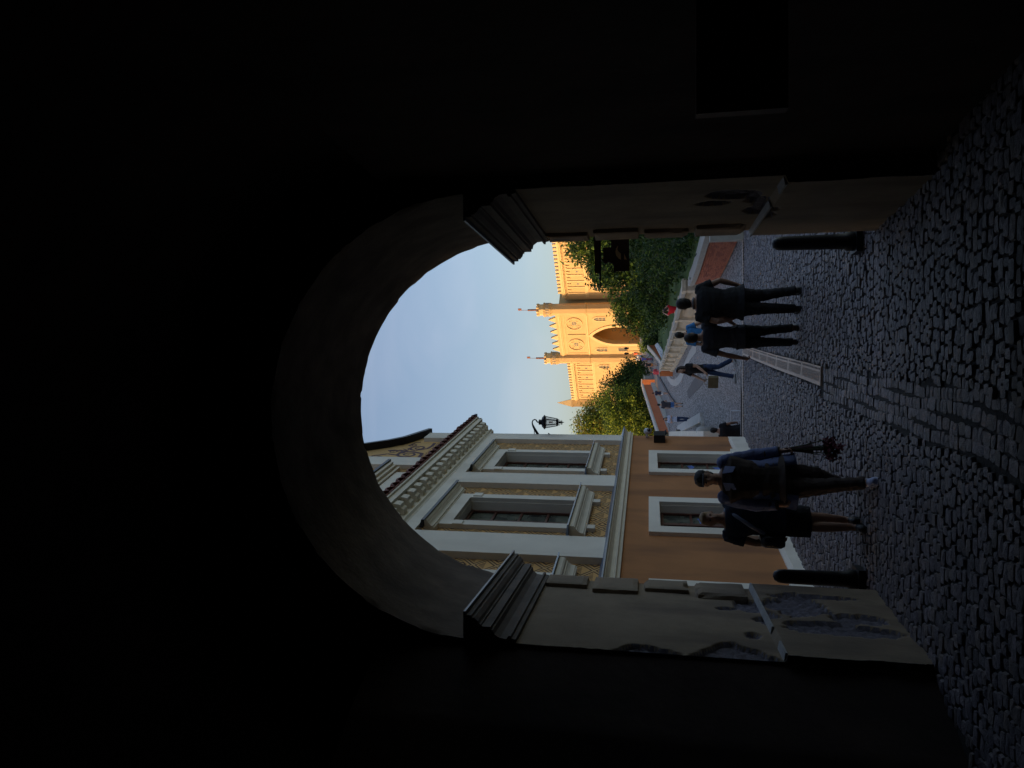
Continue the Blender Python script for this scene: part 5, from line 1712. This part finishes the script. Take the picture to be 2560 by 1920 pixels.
    if kind in ('trousers', 'shorts', 'jeans'):
        t = MB()
        torso(t, .004, .47, .60)
        lo_ = .08 if kind != 'shorts' else .30
        for s_ in 'RL':
            h_, k_, a_ = P['hi' + s_], P['kn' + s_], P['an' + s_]
            w = o.get('leg', 1.0)
            if kind == 'shorts':
                e = h_.lerp(k_, .8)
                t.tube([h_ + Vector((0, 0, .02 * H)), h_.lerp(k_, .4), e], [.056 * H * g * w, .054 * H * w, .052 * H * w], 12)
            else:
                e = k_.lerp(a_, 1.03)
                t.tube([h_ + Vector((0, 0, .02 * H)), h_.lerp(k_, .5), k_, k_.lerp(a_, .5), e], [.055 * H * g * w, .050 * H * w, .041 * H * w ** .8, .040 * H * w ** .3, .037 * H], 12)
                t.ball(k_, .042 * H * w, 10, 6)
        fuse(t, kind if kind != 'jeans' else 'trousers', bc, root, vox * 1.1, 3, .010 if near else .004, 3)
    else:
        t = MB()
        zl = o.get('skirtlen', .30)
        pe = P['pel']
        wd = o.get('skirtw', .11)
        t.loft([(pe.x, pe.y, zl * H, wd * H, wd * .8 * H), (pe.x, pe.y, (zl + .52) / 2 * H, (wd + .1) / 2 * H, .082 * H), (pe.x, pe.y, .53 * H, .096 * H, .073 * H), (pe.x, pe.y, .60 * H, .086 * H, .063 * H)], 20)
        fuse(t, 'skirt', bc, root, vox * 1.1, 3, .008, 5)
    # upper garment
    t = MB()
    ex = o.get('topex', .008)
    zh = o.get('hem', .47)
    torso(t, ex, zh, .834, hem=1, hw=o.get('hemw', 1.0) * g)
    for s_ in 'RL':
        sh, el, wr = P['sh' + s_], P['el' + s_], P['wr' + s_]
        if o.get('sleeve', 'short') == 'short':
            t.tube([sh + (P['neck'] - sh) * .35, sh, sh.lerp(el, .3), sh.lerp(el, .62)], [.030 * H, (.033 + ex) * H, (.033 + ex) * H, (.034 + ex) * H], 12)
        elif o.get('sleeve') == 'long':
            t.tube([sh - (el - sh) * .1, sh, sh.lerp(el, .5), el, el.lerp(wr, .5), el.lerp(wr, .95)], [.034 * H, (.039 + ex) * H, (.034 + ex) * H, (.030 + ex) * H, (.026 + ex) * H, (.022 + ex) * H], 12)
            t.ball(el, (.030 + ex) * H, 10, 6)
        t.ball(sh, (.032 + ex * .6) * H, 12, 8)
    fuse(t, o.get('topname', 'shirt'), cloth(o.get('tname', 'top' + str(len(M))), o.get('tcol', (.02, .02, .02))), root, vox * 1.1, 3, .008 if near else .003, 9)
    # hair
    hk = o.get('hair', 'short')
    hm = cloth(o.get('hname', 'dark_hair'), o.get('hcol', (.02, .014, .01)), .6)
    t = MB()
    if hk != 'none':
        t.ball(hp(0, -.020, .030), (.086 * hs, .098 * hs, .102 * hs), 16, 12)
        t.ball(hp(0, -.040, -.02), (.078 * hs, .066 * hs, .085 * hs), 14, 10)
        if hk == 'long':
            t.tube([hp(0, -.05, .02), hp(0, -.075, -.10), hp(0, -.08, -.24), hp(0, -.07, -.36)], [.085 * hs, .095 * hs, .085 * hs, .045 * hs], 12)
            for sx in (-1, 1): t.tube([hp(.06 * sx, -.02, .02), hp(.085 * sx, -.01, -.10), hp(.08 * sx, .02, -.28)], [.04 * hs, .038 * hs, .02 * hs], 8)
        if hk == 'tied':
            t.ball(hp(0, -.12, .03), .04 * hs, 10, 7); t.tube([hp(0, -.12, .03), hp(0, -.15, -.06), hp(0, -.13, -.16)], [.03 * hs, .03 * hs, .012 * hs], 8)
        t.ball(hp(0, .035, .085), (.070 * hs, .055 * hs, .035 * hs), 12, 8)
        fuse(t, 'hair', hm, root, max(.009, vox), 2, .010 if near else .004, 1)
    if near and o.get('face'):
        for sx in (-1, 1):
            t = MB(); t.ball(hp(.031 * sx, .082, .012), (.013 * hs, .008 * hs, .008 * hs), 8, 6); t.build('eye', M['glassd'], body, smooth=True)
    root['pose_h'] = H
    return root, P, hp, hs

black = (.012, .012, .014)
# two men seen from behind on the right
X1 = at(1168, 2000, 11.25).x
r1, P1, hp1, hs1 = person('heavyset person in black clothes walking away with a pale strap round the neck', X1, 11.3, R(4), 1.83,
    dict(knR=(.062, .03, .285), anR=(.085, -.03, .05), knL=(-.05, .025, .29), anL=(-.055, .035, .045), elR=(.185, -.02, .64), wrR=(.158, .05, .49), elL=(-.165, -.05, .66), wrL=(-.125, .05, .53),
         shR=(.118, 0, .805), shL=(-.118, 0, .805), head=(0, .02, .925)),
    dict(tcol=black, tname='black_tshirt', bcol=(.012, .011, .012), bname='black_trousers', leg=1.22, girth=1.24, skin='tan', topex=.012, hem=.45, hemw=.98, curl=.6, handR=(-.3, .3, -1), handL=(.5, .5, -1)), near=True)
mb = MB()
nk = P1['neck']
pts = [nk + Vector((.078 * math.cos(t), .070 * math.sin(t), .012 - .02 * math.sin(t))) for t in [i * PI / 10 for i in range(20)]]
mb.tube(pts + [pts[0]], .017, 8)
mb.build('neck_strap', cloth('pale_strap', (.30, .28, .30)), r1, smooth=True)
X2 = at(1081, 2000, 11.4).x
r2, P2, hp2, hs2 = person('person in dark grey t-shirt with a crossbody strap walking away beside the heavyset person', X2, 11.55, R(-3), 1.70,
    dict(knR=(.055, .02, .285), anR=(.075, -.05, .06), knL=(-.05, .02, .29), anL=(-.052, .04, .045), elR=(.19, -.03, .66), wrR=(.13, .08, .56), elL=(-.165, -.02, .625), wrL=(-.195, .03, .47),
         head=(-.004, .02, .925)),
    dict(tcol=(.045, .045, .055), tname='charcoal_tshirt', bcol=(.010, .010, .012), bname='black_jeans', leg=1.12, girth=1.06, skin='tan', hem=.46, hcol=(.03, .018, .012), hname='brown_hair', curl=.7, hemw=.97, shoe=(.06, .03, .025), shoename='brown_shoe'), near=True)
mb = MB()
def strap(P, H, mb, s0, s1, r=.011):
    a, b_ = P[s0] + Vector((0, -.02, .025)) * 1, P[s1]
    back = [a, (a + b_) / 2 + Vector((0, -.135, .06)), b_ + Vector((0, -.10, .02))]
    pts = []
    for i in range(9):
        t = i / 8
        pts.append(back[0] * (1 - t) ** 2 + back[1] * 2 * t * (1 - t) + back[2] * t ** 2)
    mb.tube(pts, r, 6)
P2['hipR'] = Vector((.15, 0, .88)); P2['shc'] = Vector((-.09, 0, 1.43))
strap(P2, 1.7, mb, 'shc', 'hipR')
mb.build('bag_strap', cloth('black_strap', black), r2, smooth=True)
# man in blue shirt ahead of them
X3 = at(1083, 1750, 18.6).x
r3, P3, hp3, hs3 = person('person in bright blue t-shirt with black bag strap ahead of the two walkers', X3, 18.6, R(-10), 1.76,
    dict(elR=(.17, -.02, .66), wrR=(.17, .06, .53), knR=(.055, .03, .29), anR=(.06, -.06, .06)),
    dict(tcol=(.05, .22, .50), tname='blue_tshirt', bcol=(.02, .03, .07), bname='dark_trousers', skin='tan'), near=True)
mb = MB(); P3['a'] = Vector((.10, 0, 1.46)); P3['b'] = Vector((-.16, 0, .95)); strap(P3, 1.76, mb, 'a', 'b', .014); mb.build('bag_strap', M['black_strap'], r3, smooth=True)

# couple coming toward us on the left
X4 = at(712, 2160, 7.95).x
r4, P4, hp4, hs4 = person('person in open blue jacket and cap holding a drooping bouquet, striding toward us', X4, 7.95, R(180 + 14), 1.72,
    dict(elR=(.150, .0, .63), wrR=(.15, .05, .50), elL=(-.16, -.03, .625), wrL=(-.185, .02, .47),
         knR=(.040, .08, .30), anR=(.018, .17, .05), knL=(-.038, .02, .285), anL=(-.02, -.19, .10), head=(0, .03, .925)),
    dict(tcol=(.05, .034, .026), tname='brown_pullover', bcol=(.045, .03, .024), bname='brown_trousers', leg=1.32, girth=1.3, hem=.47, sleeve='long', shoe=(.36, .40, .58), shoename='pale_blue_sneaker', solename='white_sole', sole=(.5, .5, .55), pitchL=.55, curl=.8, face=1, headyaw=R(-15), skin='tan'), near=True)
# jacket: open front halves over the pullover
t = MB()
Hh = 1.72
for (zq, rx, ry) in ((0, 0, 0),): pass
jk = []
JP = [(.40, .178, .125), (.455, .165, .118), (.52, .148, .108), (.60, .126, .094), (.68, .130, .096), (.75, .132, .092), (.80, .122, .076), (.83, .085, .055)]
vs = []; n = 22
for (zq, rx, ry) in JP:
    for th_i in range(n + 1):
        a_ = PI / 2 + R(34) + (2 * PI - R(68)) * th_i / n
        vs.append((rx * Hh * math.cos(a_), ry * Hh * math.sin(a_), zq * Hh))
m0 = len(vs)
fs = [(i * (n + 1) + k, i * (n + 1) + k + 1, (i + 1) * (n + 1) + k + 1, (i + 1) * (n + 1) + k) for i in range(len(JP) - 1) for k in range(n)]
jm = MB(); jm.add(vs, fs)
jo = jm.build('jacket', cloth('blue_jacket', (.13, .16, .30)), r4, smooth=True)
sm = jo.modifiers.new('s', 'SOLIDIFY'); sm.thickness = .02
t = MB()
for s_ in 'RL':
    sh, el, wr = P4['sh' + s_], P4['el' + s_], P4['wr' + s_]
    t.tube([sh - (el - sh) * .1, sh, sh.lerp(el, .5), el, el.lerp(wr, .5), el.lerp(wr, .9)], [.05, .088, .082, .074, .065, .058], 12); t.ball(el, .074, 10, 6); t.ball(sh, .088, 10, 6)
    fuse(t, 'jacket_sleeve', M['blue_jacket'], r4, .01, 3, .008, 4); t = MB()
for sx in (-1, 1): mb = MB(); mb.add([(sx * .05, .12, 1.43), (sx * .13, .10, 1.40), (sx * .12, .155, 1.30), (sx * .06, .165, 1.33)], [(0, 1, 2, 3)]); jc = mb.build('jacket_collar', cloth('pale_blue_collar', (.22, .26, .42)), r4); jc.modifiers.new('s', 'SOLIDIFY').thickness = .012
mb = MB(); c_ = hp4(0, -.01, .045)
mb.loft([(c_.x, c_.y, c_.z - .01, .094, .106), (c_.x, c_.y, c_.z + .04, .09, .10), (c_.x, c_.y, c_.z + .075, .06, .07), (c_.x, c_.y, c_.z + .088, .01, .01)], 18)
mb.build('cap', cloth('dark_cap', (.05, .05, .055)), r4, smooth=True)
mb = MB(); b1 = hp4(.0, .13, .04); mb.loft([(b1.x, b1.y, b1.z, .075, .055), (b1.x, b1.y, b1.z + .012, .07, .05)], 14); mb.build('cap_peak', M['dark_cap'], r4)
# bouquet, held head down
wl_ = r4.matrix_basis
bw_ = Matrix.Translation(r4.location) @ Matrix.Rotation(r4.rotation_euler.z, 4, 'Z')
hand = bw_ @ (P4['wrL'] + Vector((-.01, .03, -.08)))
bq = empty('bouquet', hand, 0, 'wine red bouquet hanging blooms down from the hand of the striding person', 'bouquet')
mb = MB()
r_ = random.Random(5)
for k in range(14):
    e = Vector((r_.gauss(.02, .045), r_.gauss(0, .045), -.30 - r_.random() * .15))
    mb.tube([Vector((r_.gauss(0, .008), r_.gauss(0, .008), .06)), e * .5 + Vector((0, 0, .02)), e], .005, 5)
mb.build('stems', cloth('stem_green', (.03, .05, .02)), bq)
mb = MB()
for k in range(60):
    e = Vector((r_.gauss(.02, .05), r_.gauss(0, .05), -.34 - abs(r_.gauss(0, .09))))
    for q in range(6):
        d = Vector((r_.gauss(0, 1), r_.gauss(0, 1), r_.gauss(0, 1) - .5)).normalized() * r_.uniform(.03, .06)
        s_ = d.orthogonal().normalized() * .014
        mb.add([e, e + d * .5 + s_, e + d, e + d * .5 - s_], [(0, 1, 2, 3)])
mb.build('blooms', cloth('wine_petal', (.11, .02, .03)), bq)
mb = MB(); mb.tube([(0, 0, .05), (0.005, 0, -.08), (.015, 0, -.22)], [.022, .028, .055], 10, cap=False)
mb.build('wrapping', cloth('dark_wrap', (.05, .025, .025)), bq, smooth=True)

X5 = at(611, 2160, 8.15).x
r5, P5, hp5, hs5 = person('person with short fair hair, dark cape and pale shoulder strap beside the bouquet holder', X5, 8.15, R(180 + 6), 1.66,
    dict(elR=(.15, .0, .64), wrR=(.135, .06, .52), elL=(-.15, -.01, .64), wrL=(-.13, .05, .52), knR=(.030, .03, .29), anR=(.022, .04, .045), knL=(-.030, .01, .285), anL=(-.015, -.07, .06), head=(0, .02, .925)),
    dict(tcol=(.02, .028, .05), tname='navy_cape', bottom='skirt', bcol=(.010, .010, .014), bname='black_skirt', skirtlen=.30, skirtw=.105, hem=.46, hemw=1.18, topex=.014, sleeve='short', hcol=(.34, .22, .11), hname='fair_hair', skin='tan', shoe=black, shoename='black_sandal', face=1, headyaw=R(12), curl=.5), near=True)
mb = MB(); mb.tube([(-.10, .03, 1.385), (-.04, .12, 1.27), (.06, .15, 1.12), (.14, .12, .98)], .022, 8); mb.build('shoulder_strap', cloth('pale_blue_strap', (.30, .33, .42)), r5, smooth=True)
hb_ = MB(); hb_.loft([(.21, .06, .78, .06, .12), (.215, .06, .82, .075, .15), (.215, .06, .98, .07, .14), (.21, .06, 1.02, .05, .10)], 14, sq=.6)
bw5 = Matrix.Translation(r5.location) @ Matrix.Rotation(r5.rotation_euler.z, 4, 'Z')
q = hb_.build('shoulder_bag', cloth('black_leather', (.012, .012, .014), .4), None, smooth=True)
q.location = r5.location; q.rotation_euler = r5.rotation_euler
tag(q, 'black shoulder bag carried at the hip of the fair haired person', 'bag')

# young woman with a bag crossing in front of the balustrade
X6 = at(998, 1780, 21.3).x
r6, P6, hp6, hs6 = person('long haired person in black top and jeans with a headband walking past the balustrade', X6, 21.3, R(120), 1.70,
    dict(elR=(.13, .07, .66), wrR=(.10, .16, .55), elL=(-.13, .02, .65), wrL=(-.10, .12, .53), knR=(.05, .07, .29), anR=(.05, .12, .05), knL=(-.05, -.01, .29), anL=(-.05, -.14, .07), head=(0, .03, .925)),
    dict(tcol=(.012, .012, .014), tname='black_top', bottom='jeans', bcol=(.03, .05, .11), bname='blue_jeans', hair='long', hcol=(.035, .02, .014), hname='dark_brown_hair', shoe=(.35, .34, .34), shoename='white_shoe', girth=.9, headyaw=R(20), pitchL=.4), near=True)
mb = MB(); mb.tube([hp6(.085 * math.cos(t), -.02 + .05 * math.sin(t), .09 + .03 * math.sin(t)) for t in [i * PI / 8 for i in range(9)]], .008, 5); mb.build('headband', M['wplastic'], r6, smooth=True)
mb = MB(); mb.box(-.06, .06, -.17, .17, -.15, .13)
vb = at(965, 1782, 21.1)
q = mb.build('tan_bag', cloth('olive_tan_bag', (.19, .15, .08)), None, loc=vb, rot=(0, 0, R(60))); tag(q, 'boxy olive tan handbag held out by the long haired person', 'bag')
mb = MB(); mb.tube([(0, -.10, .12), (0, -.07, .22), (0, .07, .22), (0, .10, .12)], .008, 6); mb.build('handle', M['olive_tan_bag'], q)

# man in black by the house corner, down on the steps
v = at(842, 1800, 22.6)
r7, P7, hp7, hs7 = person('person in black t-shirt and shorts standing on the steps by the house corner', v.x, 22.6, R(-25), 1.74,
    dict(elR=(.16, .0, .66), wrR=(.12, .10, .56), elL=(-.15, .03, .66), wrL=(-.09, .14, .62), head=(0, .03, .92)),
    dict(tcol=(.010, .012, .016), tname='black_tshirt', bottom='shorts', bcol=(.012, .012, .015), bname='black_shorts', girth=1.2, skin='tan', hem=.45, headyaw=R(40)), near=True, z=at(842, 1775, 22.6).z - 1.73)
# leaning man past the corner
v = at(838, 1690, 44)
person('person in black bending over the cream side wall past the house corner', v.x - .1, 44, R(60), 1.75,
    dict(pel=(0, -.06, .52), che=(0, .12, .70), neck=(0, .22, .79), head=(0, .30, .84), shR=(.10, .19, .77), shL=(-.10, .19, .77), elR=(.12, .25, .62), wrR=(.10, .32, .50), elL=(-.12, .25, .62), wrL=(-.10, .32, .50)),
    dict(tcol=black, tname='black_tshirt', bottom='trousers', bcol=(.20, .18, .12), bname='khaki_trousers'), z=at(838, 1640, 44).z - 1.45)
# distant walkers
v = at(825, 1723, 47); v.x = at(872, 1700, 47).x
person('person in pale blue blouse and jeans with a black bag by the pale triangular kerb', v.x, 47, R(175), 1.66,
    dict(elR=(.13, .05, .66), wrR=(.03, .14, .68), elL=(-.13, .05, .66), wrL=(-.02, .13, .72), anR=(.03, .03, .045), anL=(-.04, 0, .045)),
    dict(tcol=(.50, .56, .72), tname='pale_blue_blouse', bottom='jeans', bcol=(.03, .06, .15), bname='blue_jeans', hair='long', hcol=(.03, .015, .01), hname='dark_hair'))
X = at(908, 1670, 52).x
person('person in dark t-shirt and denim shorts standing with back turned near the left kerb', X, 52, R(0), 1.78,
    dict(elR=(.16, .0, .66), wrR=(.10, .1, .60)), dict(tcol=(.05, .045, .055), tname='dark_grey_tshirt', bottom='shorts', bcol=(.08, .20, .48), bname='denim_shorts', skin='light', girth=1.1, shoe=(.02, .02, .02)))
X = at(937, 1650, 68).x
person('slim person in navy top and white shorts walking near the orange pier', X, 68, R(20), 1.55,
    dict(knR=(.05, .06, .29), anR=(.05, .1, .05), knL=(-.05, 0, .29), anL=(-.05, -.12, .07)), dict(tcol=(.03, .03, .06), tname='navy_top', bottom='shorts', bcol=(.7, .7, .72), bname='white_shorts', hair='tied', shoe=(.6, .6, .6), shoename='white_shoe'))
X = at(990, 1630, 70).x
person('person in a flowing bright pink and coral dress walking uphill', X, 70, R(10), 1.62, dict(elR=(.17, .02, .68), wrR=(.15, .08, .6)),
    dict(tcol=(.75, .10, .12), tname='coral_top', bottom='skirt', bcol=(.65, .05, .16), bname='pink_skirt', skirtlen=.12, skirtw=.20, hair='tied', hemw=1.3, sleeve='long', hcol=(.25, .12, .05), hname='auburn_hair'))
X = at(1008, 1622, 84).x
person('person in dark top with an orange edged bag just left of the pink dress', X, 84, R(-15), 1.68, dict(), dict(tcol=(.03, .025, .03), tname='dark_top', bottom='shorts', bcol=(.5, .22, .08), bname='orange_shorts'))
X = at(1022, 1614, 92).x
person('person in violet and red patterned clothes beside the lawn wall', X, 92, R(30), 1.66, dict(), dict(tcol=(.16, .14, .40), tname='violet_shirt', bottom='trousers', bcol=(.30, .06, .12), bname='red_violet_trousers'))
for (U, Y, lb, tc, bc_, nm) in ((1029, 112, 'person in white t-shirt and dark trousers under the street lamp', (.7, .7, .72), (.04, .04, .06), 'w1'), (1022, 118, 'person in white shirt with dark red bag left of the street lamp', (.65, .65, .68), (.2, .03, .04), 'w2'), (1014, 108, 'person in dark hooded clothing farthest left in the crowd under the castle', (.04, .035, .04), (.4, .25, .18), 'w3')):
    X = at(U, 1590, Y).x
    person(lb, X, Y, R(180), 1.72, dict(), dict(tcol=tc, tname='crowd_top_' + nm, bottom='trousers', bcol=bc_, bname='crowd_bottom_' + nm))
X = at(1035, 1565, 130).x
person('person in bright orange red top standing sunlit at the castle wall', X, 128, R(180), 1.75, dict(), dict(tcol=(.85, .14, .04), tname='orange_red_top', bottom='trousers', bcol=(.5, .2, .08), bname='rust_trousers'))
# photographer in red by the balustrade
v = at(1150, 1700, 33)
person('person in red top with a black backpack raising both arms by the balustrade', at(1146, 1690, 36.5).x, 36.5, R(10), 1.66,
    dict(elR=(.15, .08, .86), wrR=(.07, .14, .96), elL=(-.15, .08, .86), wrL=(-.07, .14, .96), shR=(.10, 0, .82), shL=(-.10, 0, .82)),
    dict(tcol=(.75, .02, .03), tname='red_top', bottom='trousers', bcol=(.05, .05, .07), bname='grey_trousers', hair='tied'), z=at(1146, 1658, 36.5).z - 1.66)
finish_fused()
#END
